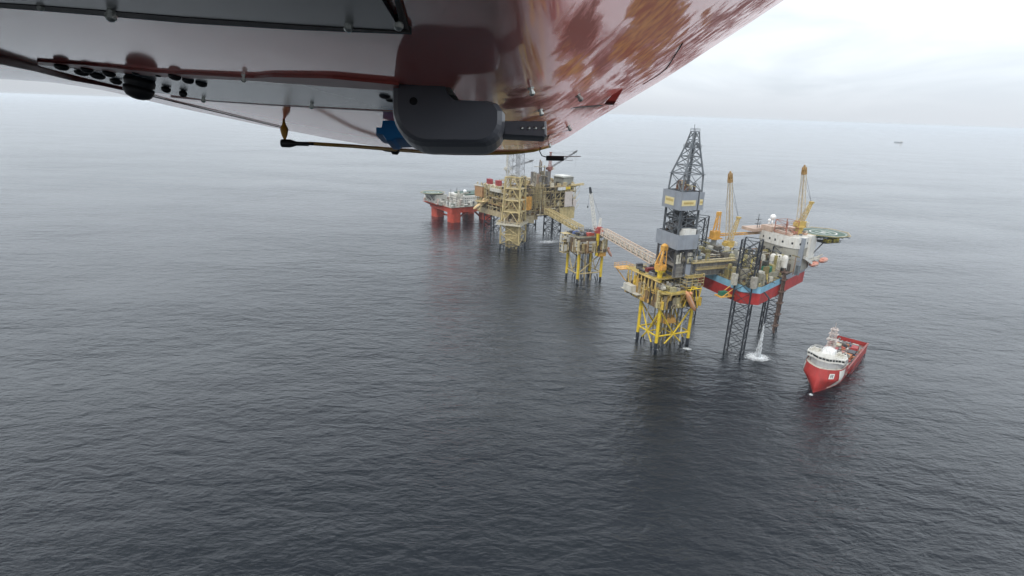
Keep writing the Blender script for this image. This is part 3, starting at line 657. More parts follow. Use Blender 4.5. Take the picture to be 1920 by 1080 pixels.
    lifeboat('long pale orange free-fall lifeboat slanting nose down on the yellow platform', G(16.8, -7.6, 34.0), WROT + R(2), R(56), 17.5, paint('lifeboat_apricot', (.62, .30, .15), .45, .1, (.35, .20, .12), .3), fat=.105)
    for i, (x, y, m_, lb) in enumerate(((6, 22, 'dark_red_paint', 'dark red cargo container on the upper deck of the yellow platform'), (12, 26, 'black_sheet', 'black tarpaulin-covered cargo basket on the upper deck of the yellow platform'))):
        x_, y_, z_ = G(x, y, 46.32); container('cargo_container', lb, x_, y_, z_, 6, 2.6, 2.6, WROT + i * 1.5, paint(m_, (.20, .03, .03) if i == 0 else (.03, .03, .035), .6))
yellow_platform()

# ------------------------------------------------------------------ middle platform with the white and red crane
def middle_platform():
    rng = random.Random(8)
    root = thing('wellhead_platform', 'smaller yellow-legged platform with striped white cladding and a white lattice crane, between two footbridges', 'oil platform', (58.1, 473.1, 0), WROT)
    cs = [(0, 0), (24, 0), (24, 20), (0, 20)]
    for x, y in cs:
        lg = MB().tube((x, y, 4), (x, y, 29), 1.2, None, 12).build('leg', YEL(), root)
        MB().tube((x, y, -12), (x, y, 4.1), 1.08, None, 12).build('tarred_foot', BLK(), lg)
    br = MB()
    for i in range(4):
        a, b = cs[i], cs[(i + 1) % 4]; mid = ((a[0] + b[0]) / 2, (a[1] + b[1]) / 2)
        br.tube((*a, 8.5), (*b, 8.5), .5, None, 6); br.tube((*a, 27), (*mid, 8.6), .42, None, 6) if i % 2 else br.tube((*b, 27), (*a, 8.6), .5, None, 6); br.tube((*b, 27), (*mid, 8.6), .42, None, 6) if i % 2 else None
    br.build('cross_bracing', CRM(), root)
    for i in range(5):
        for j in range(2): MB().tube((5 + i * 3, 6 + j * 7, -8), (5 + i * 3, 6 + j * 7, 28), .42, None, 6).build('conductor', BLK() if (i + j) % 2 else paint('ochre_truss', (.50, .35, .11)), root)
    for x, y, dx, dy in ((6, 0, 6, 0), (18, 0, -6, 0), (0, 6, 0, 6), (24, 14, 0, -6), (24, 6, 0, 6), (8, 20, 6, 0)): MB().tube((x, y, 5), (x - dx * .6, y - dy * .6, -5), .5, None, 6).build('tarred_brace', BLK(), root)
    dk = MB().box(-2, 26, -2, 22, 27.4, 28.2).box(-3, 26, -3, 22, 33.6, 34.1).box(-3, 25, -2.6, 23, 41.2, 42.0)
    dk.build('deck_plate', STEEL(), root)
    wl = MB()
    for k in range(3): wl.box(-2.2, 15, -3.3, -2.6, 30.4 + k * 2.9, 32.4 + k * 2.9); wl.box(-3.3, -2.6, -2.4, 4, 30.4 + k * 2.9, 32.4 + k * 2.9)
    wl.build('striped_cladding', paint('greyed_cladding', (.42, .41, .38), .55, .15, (.18, .12, .07), .6), root)
    MB().box(-2, 16, -2.5, 6, 29, 41).build('module_wall', paint('brown_module', (.11, .075, .05), .65, .35), root)
    MB().tube((16.2, -2.6, 25), (16.2, -2.6, 45), 1.4, None, 12).build('crane_pedestal', YEL(), root)
    MB().box(18, 25.6, -3.4, 2, 24, 29.6).build('shelter', ORA(), root)
    eq = MB(); eq.clutter(rng, -1, 25, -1, 21, 28.2, 33, 70, 4); eq.clutter(rng, 0, 25.5, -2.6, 22, 34.1, 41, 90, 4.5); eq.clutter(rng, -3.4, 26, -4.4, -2.6, 28, 41, 60, 3); eq.clutter(rng, -4.2, -2.6, -2, 22, 28, 42, 50, 3); eq.build('process_equipment', CLUT_TAN(), root)
    eq = MB(); eq.clutter(rng, -2, 24, -1, 22, 42, 45, 50, 4.2); eq.build('roof_equipment', CLUT_DRK(), root)
    MB().rail(rect(-3, 25, -2.6, 23), 42).rail(rect(-3, 26, -3, 22), 34.1).build('railing', CRM(), root)
    # sheeted scaffold on the far left corner
    sc = MB()
    for i in range(4):
        for j in range(3):
            x, y = -9 + i * 2.2, 13 + j * 3.5; sc.bar((x, y, 25), (x, y, 43), .22)
    for z in (25.2, 28.5, 32, 35.5, 39, 42.5): sc.box(-9.2, -2.2, 12.8, 20.2, z, z + .15)
    sc.build('scaffold', CRM(), root)
    MB().box(-9.4, -9.25, 13.2, 16, 27, 33).box(-9.4, -9.25, 16.5, 20, 34, 41).box(-8.6, -5.5, 12.6, 12.75, 27, 33).box(-6, -3, 12.6, 12.75, 35, 40).box(-9, -6.4, 12.6, 12.75, 38, 41).build('scaffold_sheeting', OFW(), root)
    MB().box(8, 12.5, 1, 4, 42.03, 45.0).box(13, 15.5, 2, 5, 42.03, 44.4).build('red_cabin', paint('cabin_red', (.42, .07, .05), .5), root)
    # crane: red turning house, white lattice boom with black head
    px, py = 17, -1
    cr_ = MB().tube((px, py, 45), (px, py, 46.2), 2.6, None, 14).build('crane', paint('crane_red', (.40, .07, .06), .5), root)
    MB().box(px - 3, px + 2.6, py - 2.2, py + 2.2, 46.2, 50.6).box(px + 1, px + 4, py - 3, py, 46.4, 49.4).build('machine_house', paint('crane_red', (.4, .07, .06)), cr_)
    f0 = Vector((px - 3, py, 48)); tp = Vector((px - 9.5, py + 3.5, 85))
    MB().boom(f0, f0.lerp(tp, .86), 3.0, 2.2, 13, .32, .2).build('boom', WHT(), cr_)
    MB().boom(f0.lerp(tp, .86), tp, 1.7, 1.2, 3, .36, .28).build('boom_head', BLK(), cr_)
    MB().boom((px + .8, py, 50), (px + 1.6, py, 58.5), 2, .9, 4, .24, .15).build('mast', WHT(), cr_)
    MB().tube((px + 1.6, py, 58.5), f0.lerp(tp, .93), .09, None, 4).tube(f0.lerp(tp, .95), f0.lerp(tp, .95) - Vector((1.2, 0, 14)), .10, None, 4).lathe(f0.lerp(tp, .95) - Vector((1.2, 0, 16)), (0, 0, 1), [(.2, 0), (.6, .5), (.5, 1.5), (.1, 2)], 8).build('hoist_wire', BLK(), cr_)
    c_, s_ = math.cos(WROT), math.sin(WROT)
    def G(x, y, z): return (58.1 + c_ * x - s_ * y, 473.1 + s_ * x + c_ * y, z)
    lifeboat('pinkish orange free-fall lifeboat hanging at the corner of the smaller platform', G(28.5, -3.6, 28), WROT + R(-12), R(58), 11, paint('lifeboat_pink', (.60, .28, .19), .5, .1), fat=.12)
    for x, y, rz, col, lb in ((3, 14, .2, (.10, .14, .30), 'blue cargo container on the roof of the smaller platform'), (7, 17, 1.4, (.40, .40, .38), 'pale grey cargo container on the roof of the smaller platform')):
        x_, y_, z_ = G(x, y, 42.02); container('cargo_container', lb, x_, y_, z_, 5, 2.4, 2.5, WROT + rz, paint('box_%d' % int(col[2] * 100), col, .6))
middle_platform()

# ------------------------------------------------------------------ footbridges
def footbridge(label, p, q, wd, ht, n, mats, group):
    p, q = Vector(p), Vector(q); d = q - p; ln = d.length; rz = math.atan2(d.y, d.x); pitch = -math.asin(d.z / ln)
    root = thing('footbridge', label, 'footbridge', p, 0, group); root.rotation_euler = (0, pitch, rz)
    t = MB(); a = wd / 2
    for y in (-a, a):
        for z in (0, ht): t.tube((0, y, z), (ln, y, z), .32, None, 6)
        for i in range(n + 1): t.bar((ln * i / n, y, 0), (ln * i / n, y, ht), .34)
        for i in range(n): t.bar((ln * i / n, y, 0 if i % 2 else ht), (ln * (i + 1) / n, y, ht if i % 2 else 0), .30)
    for i in range(n + 1):
        for z in (0, ht): t.bar((ln * i / n, -a, z), (ln * i / n, a, z), .30)
    t.build('truss', mats[0], root)
    MB().box(.2, ln - .2, -a * .8, a * .8, .25, .45).build('walkway', STEEL(), root)
    pi = MB()
    for k, (y, z, r) in enumerate(((-.5 * a, 1.1, .45), (.1 * a, 1.0, .35), (.6 * a, 1.2, .5), (-.2 * a, ht - .6, .3))): pi.tube((.1, y, z), (ln - .1, y, z), r, None, 8)
    pi.build('pipeline', mats[1], root)
    MB().box(0, ln, -a - .08, -a + .12, ht - .2, ht + .7).build('cable_tray', mats[2], root)
footbridge('pale pink truss footbridge from the small platform down to the yellow one', (78.5, 475.5, 44.5), (97.5, 363, 48.5), 5.5, 5.2, 20, (paint('bridge_pink', (.56, .44, .34), .55, .15, (.30, .12, .08), .5), OFW(), OFW()), 'footbridges')
footbridge('cream truss footbridge from the big brown platform to the small one', (60, 492, 42.5), (36.5, 626, 35.5), 5.5, 5.4, 22, (CRM(), CRM(), CRM()), 'footbridges')

# ------------------------------------------------------------------ jack-up drilling rig
JO = (154.0, 365.0); JR = math.atan2(.36, .936)
def JG(a, b, z): c_, s_ = math.cos(JR), math.sin(JR); return (JO[0] + c_ * a - s_ * b, JO[1] + s_ * a + c_ * b, z)
def jackup():
    rng = random.Random(21)
    root = thing('jack_up_rig', 'red and blue hulled jack-up drilling rig with a tall grey derrick and helideck', 'drilling rig', (JO[0], JO[1], 0), JR)
    hull = [(-25, -31.5), (-16, -38), (56, -5), (57.5, 0), (56, 5), (-16, 38), (-25, 31.5)]
    hl = MB().prism(hull, 35.6, 46.6).build('hull', RED(), root)
    def off(poly, k): return [(x + (k if x > 0 else -k) * (1 if abs(x) > 20 else .55), y + (k if y > 0 else -k)) for x, y in poly]
    st = MB(); pl = [(-25.12, 31.6), (-25.12, -31.55), (-16.05, -38.13), (16, -23.55)]
    for (xa, ya), (xb, yb) in zip(pl, pl[1:]): st.add([(xa, ya, 43.0), (xb, yb, 43.0), (xb, yb, 47.2), (xa, ya, 47.2), (xa + .3, ya + .25, 43.0), (xb + .3, yb + .25, 43.0), (xb + .3, yb + .25, 47.2), (xa + .3, ya + .25, 47.2)], [(0, 1, 2, 3), (7, 6, 5, 4), (3, 2, 6, 7), (0, 4, 5, 1), (0, 3, 7, 4), (1, 5, 6, 2)])
    st.build('blue_bulwark', BLU(), hl)
    st = MB(); (xa, ya), (xb, yb) = (16.05, -23.53), (56.06, -5.15)
    st.add([(xa, ya, 43.6), (xb, yb, 43.6), (xb, yb, 47.2), (xa, ya, 47.2), (xa + .1, ya + .3, 43.6), (xb + .1, yb + .3, 43.6), (xb + .1, yb + .3, 47.2), (xa + .1, ya + .3, 47.2)], [(0, 1, 2, 3), (7, 6, 5, 4), (3, 2, 6, 7), (0, 4, 5, 1), (0, 3, 7, 4), (1, 5, 6, 2)]).build('grey_bulwark', GRY(), hl)
    MB().prism([(x * .985, y * .985) for x, y in hull], 46.62, 46.8).build('main_deck', STEEL(), hl)
    MB().rail([(x * .99, y * .99) for x, y in hull], 47.2).build('railing', CRM(), hl)
    # legs
    for (a, b, z1, m_) in ((-20.5, -29.3, 75.5, BLK()), (34.0, -2.5, 62, BLK()), (-14.0, 29.0, 79, BLK())):
        lg = MB().lattice((a, b, -14), (a, b, z1), 10.2, 10.2, 11, .50, .19, 'X').build('leg', m_, root)
        for v_ in lg.data.vertices:
            dx, dy = v_.co.x - a, v_.co.y - b; v_.co.x = a + dx * .819 - dy * .574 ; v_.co.y = b + dx * .574 + dy * .819
        jk = MB()
        for i in range(4):
            an = math.pi / 4 + i * math.pi / 2 + R(35); cx, cy = a + 8.0 * math.cos(an), b + 8.0 * math.sin(an); jk.box(cx - 1.4, cx + 1.4, cy - 1.4, cy + 1.4, 46.8, 54)
        jk.build('jacking_tower', CLUT_GRY(), lg)
    MB().lattice((35, -1.5, 71.5), (35, -1.5, 80), 10.2, 10.2, 2, .32, .14, 'Z').build('leg_top', paint('faded_red_steel', (.34, .15, .11), .6, .3), root)
    # brown riser bundle on the near side of the hull
    rb = MB()
    for i, (a, b, r_, z0) in enumerate(((12.6, -26.4, .40, 11), (13.6, -26.0, .3, 9), (14.8, -25.4, .5, 14), (16, -24.8, .32, 8), (17.0, -24.4, .35, 12), (13.2, -27.4, .25, 20), (15.4, -26.4, .28, 18))): rb.tube((a, b, z0), (a + .3, b + .2, 54 - i), r_, None, 8)
    for z in (14, 22, 30, 38, 46, 51): rb.box(12, 17.6, -27.4, -24.2, z, z + .5, .43)
    rb.build('riser_bundle', paint('rusty_brown', (.10, .065, .05), .7, .5, (.30, .20, .16), .8), root)
    ho = MB().tube((-9.6, -39.3, 22), (-9.6, -39.3, 40), .5, None, 8).tube((-9.6, -39.3, 40), (-11, -36, 43), .5, None, 8); ho.build('dump_hose', BLK(), root)
    # cantilever with derrick
    cb = MB().box(-60, -8, -9.2, -7.6, 48.2, 57.4).box(-60, -8, 7.6, 9.2, 48.2, 57.4).box(-60, -12, -7.6, 7.6, 55.2, 57.0)
    for i in range(13): cb.box(-59 + i * 3.6, -58.6 + i * 3.6, -9.55, -9.2, 48.4, 57.2)
    for z in (48.2, 51.2, 54.2, 57): cb.box(-60, -8, -9.7, -9.2, z, z + .5)
    ct = cb.build('cantilever', paint('cantilever_grey', (.20, .19, .17), .6, .25, (.11, .07, .04), .7), root)
    MB().box(-53, -48, -9.9, -9.6, 49, 56.4).build('louvre_wall', GRY(), ct)
    pi = MB()
    for i in range(9): pi.tube((-44 + rng.uniform(-2, 2), -8 + i * 1.9, 58.0 + (i % 3) * .7), (-12, -8 + i * 1.9, 58.0 + (i % 3) * .7), .42, None, 6)
    pi.build('drill_pipe', CLUT_TAN(), ct)
    MB().box(-48, -14, -11.6, -9.7, 57.0, 57.5).rail([(-48, -11.6), (-14, -11.6)], 57.5, 1.6, .12, False).box(-44, -20, -11.3, -9.7, 52.4, 52.8).rail([(-44, -11.3), (-20, -11.3)], 52.8, 1.6, .12, False).build('side_walkway', CRM(), ct)
    eq = MB(); eq.clutter(rng, -42, -10, -8.5, 8.5, 57.4, 64, 60, 5); eq.build('deck_equipment', CLUT_GRY(), ct)
    sub = MB()
    for a in (-60, -52.5, -45):
        for b in (-9.6, 9.6): sub.tube((a, b, 50), (a, b, 67.5), .8, None, 8)
    for b in (-9.6, 9.6): sub.tube((-60, b, 57), (-52.5, b, 67), .45, None, 6).tube((-45, b, 57), (-52.5, b, 67), .45, None, 6)
    sub.tube((-60, -9.6, 57), (-60, 9.6, 67), .45, None, 6).tube((-60, 9.6, 57), (-60, -9.6, 67), .45, None, 6)
    sub.box(-57, -46, -7, 7, 57.6, 66.8); sub.build('substructure', paint('dark_module', (.07, .07, .075), .6, .3), root)
    eq = MB(); eq.clutter(rng, -61, -44, -10.4, -8.4, 57.5, 67, 30, 3); eq.build('substructure_equipment', CLUT_GRY(), root)
    lw = MB().box(-61, -46.4, -11.4, -11.0, 66.6, 75.8).box(-61.4, -61, -11.4, 11.6, 66.6, 75.8).box(-61, -46.4, 11.2, 11.6, 66.6, 75.8).box(-61, -46.2, -11, 11.2, 66.6, 67.1)
    lw.build('drill_floor_wall', GRY(), root)
    MB().box(-57, -48.4, -10.95, -5, 72, 79.2).build('driller_cabin', WHT(), root)
    eq = MB(); eq.clutter(rng, -60.5, -45, -10.5, 11, 67.9, 79.5, 60, 3.6); eq.build('drill_floor_equipment', mixed('clutter_floor', [(.18, .12, .07), (.06, .06, .065), (.30, .26, .20), (.12, .08, .05), (.04, .04, .045), (.22, .23, .24)]), root)
    md = MB().lattice((-52.5, 0, 68), (-52.5, 0, 91), 13.2, 13.2, 4, .75, .30, 'X', True, 15, 15).lattice((-52.5, 0, 68), (-52.5, 0, 91), 4.5, 4.5, 6, .35, .2, 'X')
    dr = md.build('derrick', paint('derrick_dark', (.075, .085, .095), .5, .2, (.12, .08, .05), .3), root)
    eq = MB(); eq.clutter(rng, -58, -47, -6.5, 6.5, 77, 90.5, 46, 3.4); eq.build('racked_pipe', CLUT_DRK(), dr)
    x0, x1, y0, y1, z0, z1 = -61.6, -45.4, -9.6, 8.6, 90.8, 101.8
    uw = MB().box(x0, -49.6, y0 - .4, y0, z0, z1).box(-48.6, x1, y0 - .4, y0, z0, z1).box(x0 - .4, x0, y0 - .4, y1, z0, z1).box(x0, x1, y1 - .4, y1, z0, z1).box(x1, x1 + .4, y0 - .4, y1, z0, z1).box(x0, x1, y0, y1 - .4, z0, z0 + .6)
    uw.build('racking_board_wall', GRY(), dr)
    MB().box(-49.5, -48.7, y0 - .2, y0 + .3, z0 - .5, z1 + 1).build('wall_post', DGR(), dr)
    sg = MB().box(-61, -51, y0 - .52, y0 - .42, 93.6, 97.0).box(-48.0, -45.8, y0 - .52, y0 - .42, 94.0, 97.4).build('sign_board', paint('sign_cream', (.66, .56, .30), .5, .08), dr)
    s2 = MB().box(x0 - .52, x0 - .42, -3.5, 5.5, 93.0, 97.8).build('sign_board', paint('sign_cream', (.66, .56, .30)), dr)
    le = MB()
    for i in range(9): le.box(-59.6 + i * .8, -59.05 + i * .8, y0 - .60, y0 - .53, 94.6, 95.9)
    for i in range(3): le.box(-47.7 + i * .72, -47.2 + i * .72, y0 - .60, y0 - .53, 95.0, 96.2)
    for i in range(8): le.box(x0 - .6, x0 - .53, -2.8 + i * .95, -2.2 + i * .95, 95.3, 96.7)
    le.build('lettering', paint('sign_letters', (.42, .30, .09), .5, .1), sg)
    up = MB().lattice((-52.6, -.5, 101.5), (-52.4, -.5, 112), 14.4, 13.6, 1, .55, .24, 'X', True, 14, 13)
    up.lattice((-52.4, -.5, 112), (-51.2, -.5, 127.5), 13.6, 6.4, 3, .55, .25, 'X', True, 13, 6.4).lattice((-51.2, -.5, 127.5), (-50.6, -.5, 136.8), 6.4, 3.4, 2, .45, .22, 'X', True, 6.4, 3.4)
    up.lattice((-51.8, -.5, 102), (-50.8, -.5, 130), 1.8, 1.5, 8, .16, .09, 'X')
    up.build('derrick_mast', DRK(), dr)
    MB().box(-60.2, -58.4, -7.8, 6.8, 111.8, 112.2).box(-59.9, -44.6, -7.9, -6.2, 111.81, 112.19).build('mast_walkway', DRK(), dr); MB().box(-52.6, -48.8, -2.6, 1.6, 136.6, 137.1).rail(rect(-52.6, -48.8, -2.6, 1.6), 137.1, 1.4, .12).tube((-51.5, -.5, 137), (-51.5, -.5, 141), .16, None, 6).build('crown_top', DRK(), dr)
    cb_ = MB().box(-54.9, -47.4, -4.3, 3.3, 127.2, 127.6)
    cb_.rail(rect(-54.9, -47.4, -4.3, 3.3), 127.6, 1.6, .12)
    for q in ((-52, -2), (-50, 1), (-53.5, 1.6), (-49, -3)): cb_.tube((q[0], q[1], 127.6), (q[0], q[1], 130.4), .7, None, 8)
    cb_.build('crown_platform', DRK(), dr)
    eq = MB(); eq.clutter(rng, -57, -47, -5, 4, 102, 108, 30, 3); eq.build('monkey_board', mixed('clutter_orange', [(.36, .20, .10), (.50, .40, .20), (.20, .10, .06), (.55, .50, .40), (.13, .13, .14)]), dr)
    # main deck clutter
    def inh(x, y): return -24 < x < 54 and abs(y) < (38 - (x + 16) * .458) - 1.5 and not (x < -6 and abs(y) < 10) and not (27 < x < 46 and -16 < y < 15)
    eq = MB(); eq.clutter(rng, -24, 28, -37, 10, 46.8, 53, 380, 4.2, inh); eq.clutter(rng, -24, 50, -36, 30, 46.8, 58, 160, 4.5, inh); eq.clutter(rng, 18, 30, -16, 14, 46.8, 61, 90, 4); eq.clutter(rng, -8, 28, -26, 10, 48, 62, 130, 3.0); eq.clutter(rng, -24, -8, -36, -26, 46.9, 55, 70, 3.0); eq.clutter(rng, -24.5, -12, -28, -14, 46.9, 58, 50, 3.4); eq.prism([(x * .975, y * .975) for x, y in hull], 46.815, 46.86); eq.build('deck_machinery', mixed('clutter_deck', [(.19, .18, .14), (.09, .085, .07), (.27, .23, .10), (.05, .05, .045), (.42, .40, .34), (.17, .14, .06), (.13, .15, .16), (.07, .06, .05), (.24, .22, .17), (.20, .10, .06), (.33, .29, .15)]), root)
    eq = MB(); eq.clutter(rng, -22, -4, 12, 32, 47, 62, 70, 6); eq.build('mud_module', mixed('clutter_olive', [(.28, .23, .08), (.20, .19, .14), (.36, .31, .16), (.14, .13, .10), (.40, .39, .34), (.10, .10, .09)]), root)
    MB().box(-22, -17, -26, -19, 46.82, 49.4).tube((-24, -21, 48.2), (-15, -25.5, 48.2), 1.1, None, 10).box(-20, -14, -31, -27, 46.83, 48.6).build('blue_pump', paint('pump_blue', (.07, .20, .34), .5, .2), root)
    mt_ = MB()
    for i in range(3):
        for j in range(3): mt_.box(-13 + j * 2.3, -11 + j * 2.3, -29.5, -26, 47 + i * 2.5, 49.2 + i * 2.5)
    mt_.build('tank_rack', OFW(), root)
    MB().box(-10.5, -4, -31, -26, 46.8, 47.6).tube((-16, -27, 47), (-6, -17, 60), .5, None, 6).tube((-8, -34, 48), (2, -22, 57), .5, None, 6).tube((-20, -13, 48), (-10, -14, 58), .8, None, 8).build('pipe_gantry', paint('olive_yellow', (.30, .25, .08), .6, .25), root)
    si = MB()
    for a, b in ((14.0, -14.5), (16.2, -17.4), (18.4, -20.3)): MB().lathe((a, b, 47), (0, 0, 1), [(1.9, 0), (1.95, .3), (1.95, 12.2), (1.6, 13.3), (.9, 13.9), (0, 14.1)], 16).build('silo', paint('silo_white', (.60, .58, .53), .5, .1, (.35, .28, .2), .4), root, False)
    ml = MB()
    for i in range(4): MB().lathe((-6 + i * 3.2, 1 + i * .8, 50), (0, 0, 1), [(1.7, 0), (1.75, 8.0), (1.3, 9.2), (0, 9.8)], 14).build('mud_tank', OFW(), root)
    MB().box(24, 27.4, -14, -6, 46.9, 49).box(22, 27.8, -13, 6, 52, 52.6).tube((23, -12, 47), (23, -12, 56), .5, None, 6).tube((25, -4, 47), (26, -10, 57), .6, None, 6).build('pipe_gantry', STEEL(), root)
    # accommodation block with a bowed front
    pl = [(31, 16), (29.6, 8), (29.4, -2), (30.6, -9), (33.4, -14.2), (37, -15.4), (53, -9.2), (54.5, 0), (54, 10), (44, 17)]
    ac = MB().prism(pl, 47, 63.0).build('accommodation', paint('grey_white', (.31, .30, .26), .55, .12, (.24, .19, .13), .5), root)
    MB().prism([(x - .5 if x < 35 else x + .4, y * 1.03) for x, y in pl], 63.0, 70.2).build('upper_storey', WHT(), ac)
    def facade(z0, z1, wd, step, e):
        mb = MB()
        for (xa, ya), (xb, yb) in zip(pl[:7], pl[1:7]):
            L_ = math.hypot(xb - xa, yb - ya); k = max(1, int(L_ / step)); dx, dy = (xb - xa) / L_, (yb - ya) / L_
            for q in range(k):
                t = (q + .5) / k * L_; cx, cy = xa + dx * t - (-dy) * 0 , ya + dy * t
                nx, ny = dy, -dx
                if nx * (cx - 42) + ny * cy < 0: nx, ny = -nx, -ny
                cx += nx * e; cy += ny * e
                mb.add([(cx - dx * wd / 2 + nx * o_, cy - dy * wd / 2 + ny * o_, z) if s_ < 0 else (cx + dx * wd / 2 + nx * o_, cy + dy * wd / 2 + ny * o_, z) for o_ in (-.3, .08) for z in (z0, z1) for s_ in (-1, 1)], [(0, 1, 3, 2), (4, 6, 7, 5), (0, 4, 5, 1), (2, 3, 7, 6), (0, 2, 6, 4), (1, 5, 7, 3)])
        return mb
    for z in (65.6, ): facade(z, z + 1.5, 1.2, 4.2, .55).build('window', plain('window_dark', (.03, .035, .04), .2), ac)
    facade(57, 58.2, 1.0, 6.0, 0).build('window', plain('window_dark', (.03, .035, .04)), ac)
    MB().box(35.2, 37.6, -16.8, -13.2, 47, 70.4, .35).build('grey_duct', GRY(), ac)
    MB().add([(55, -12.4, 49), (55, -11.2, 49), (55, -11.2, 51), (55, -12.4, 51), (40, -17.0, 56), (40, -15.4, 56), (40, -15.4, 58), (40, -17.0, 58)], [(0, 1, 2, 3), (7, 6, 5, 4), (0, 3, 7, 4), (1, 5, 6, 2), (3, 2, 6, 7), (0, 4, 5, 1)]).build('stair', WHT(), ac)
    MB().box(45, 53.8, -12.4, -8, 55, 70.8, .3).build('stair_tower', WHT(), ac)
    rf = MB().box(31, 53, -9, 14, 70.3, 70.7); rf.clutter(rng, 31, 52, -9, 14, 70.7, 73.5, 60, 4.0); rf.build('roof_equipment', mixed('clutter_roof', [(.50, .46, .40), (.44, .28, .20), (.16, .16, .16), (.56, .54, .50), (.36, .17, .12), (.24, .23, .2)]), ac)
    MB().box(30, 41, 6, 16, 70.4, 74.0).box(22, 46, 15, 26, 69, 71.2).box(31, 34, -9, 4, 70.75, 72.6).box(46, 52, 0, 9, 70.75, 73.4).build('roof_house', paint('pinkish_roof', (.46, .34, .27), .6, .15), ac)
    MB().ball((36.5, 13, 79.6), 2.0).tube((36.5, 13, 74), (36.5, 13, 78), .5, None, 8).build('satellite_dome', paint('dome_white', (.8, .8, .8), .4, .03, dirty=.05), ac, True)
    MB().ball((33.6, 13, 77.4), 1.1).tube((33.6, 13, 74), (33.6, 13, 76.6), .35, None, 8).build('satellite_dome', paint('dome_white', (.8, .8, .8)), ac, True)
    an = MB().tube((28.5, 18, 70), (28.5, 18, 81), .22, None, 6).box(26.5, 30.5, 17, 19, 74, 74.3).box(27, 30.8, 17.2, 18.8, 77, 77.3).tube((30.4, 18, 70), (30.4, 18, 76), .15, None, 5); an.build('radar_mast', DGR(), ac)
    hd = helideck(root, (66, -5.0, 71), 16, GRN())
    st = MB()
    for b in (-14, -6, 2): st.tube((53, b + 3, 58), (64, b + 2, 69.4), .4, None, 6).tube((52, b + 3, 69.2), (66, b + 2, 69.3), .4, None, 6)
    st.box(58, 72, -15, -5, 65.4, 65.8).rail(rect(58, 72, -15, -5), 65.8, 1.4, .12)
    st.build('helideck_support', DGR(), root)
    MB().box(66, 71, -14.6, -10, 65.85, 69.2).box(60, 64, -14.6, -11, 65.85, 68).build('foam_cabin', paint('cabin_yellow', (.48, .40, .07), .6), root)
    # cranes
    Ym = paint('crane_ochre', (.48, .34, .10), .5, .2, (.20, .12, .05), .4); Wm = paint('boom_cream', (.54, .46, .33), .5, .2, (.26, .16, .07), .6); Om = paint('boom_brown', (.33, .20, .07), .5, .25)
    crane(root, (3.5, 16.0, 47), 12, (-5.5, 15.0, 110), 20, (Ym, Wm, Om), 3.4, 2.0, 2.0, 12, (1, 0), (8.5, 16, 79))
    crane(root, (43, -5, 70.3), 5.5, (37, -5, 116), 18, (Ym, Wm, Om), 3.6, 2.0, 2.4, 11, (1, 0), (49.5, -5, 92))
    cr3 = MB().tube((-3, 24, 47), (-3, 24, 63), 1.8, None, 10).build('crane', paint('grey_post', (.28, .28, .26), .6), root)
    MB().tube((-3, 24, 63), (-3, 24, 64), 3, None, 12).box(-6, 0, 22, 26, 64, 69).box(-7, 2, 21.5, 26.5, 63.2, 64).build('machine_house', ORA(), cr3)
    MB().lattice((-2.4, 24, 69), (-2.0, 24, 82), 3.0, 1.6, 3, .3, .12, 'Z').tube((-5, 24, 69), (-2, 24, 82), .35, None, 6).box(-3.5, -.6, 23, 25, 80, 82.5).build('king_post', ORA(), cr3)
    MB().boom((0, 24, 66), (37, 20, 66.8), 1.6, 1.0, 12, .24, .16).build('boom', ORA(), cr3)
    # lifeboats, containers
    MB().box(49, 62, -12.5, -6, 53.4, 53.9).box(46, 58, -9, -5, 48.6, 49.1).tube((51, -6, 47), (53, -12.5, 55), .35, None, 6).tube((58, -4, 47), (62, -11.5, 57), .35, None, 6).tube((53, -12.5, 55), (62, -11.5, 57), .35, None, 6).build('davit', OFW(), root)
    om = paint('lifeboat_orange', (.60, .27, .20), .45, .1, (.35, .2, .15), .3)
    for k, (a, b, z) in enumerate(((55.5, -11.6, 50.4), (64.0, -11.2, 52.6))):
        lifeboat(('faded orange enclosed lifeboat hanging nearer the rusty riser on the jack-up', 'faded orange enclosed lifeboat hanging outermost below the helideck of the jack-up')[k], JG(a, b, z), JR + R(16), 0, 10.5, om, 'lifeboats on the jack-up', fat=.2)
    x, y, z = JG(1, -24, 52.6); container('skip_container', 'dark green open-topped container on the deck of the jack-up rig', x, y, z, 8, 5, 3.2, JR + .5, paint('container_green', (.03, .16, .10), .55))
    MB().box(-4, 6, -28, -20, 46.85, 52.5).build('deck_house', paint('olive_house', (.22, .21, .16), .6, .25), root)
    x, y, z = JG(-32, -24, 39); container('skip_container', 'small green container on the jack-up outrigger above the water', x, y, z, 5, 2.8, 2.6, JR, paint('container_green', (.03, .16, .10)))
    MB().box(-36, -25.2, -27, -21, 38.4, 38.95).tube((-34, -26, 38.5), (-25, -26, 44), .3, None, 6).tube((-34, -22, 38.5), (-25, -22, 44), .3, None, 6).build('outrigger', ORA(), root)
jackup()

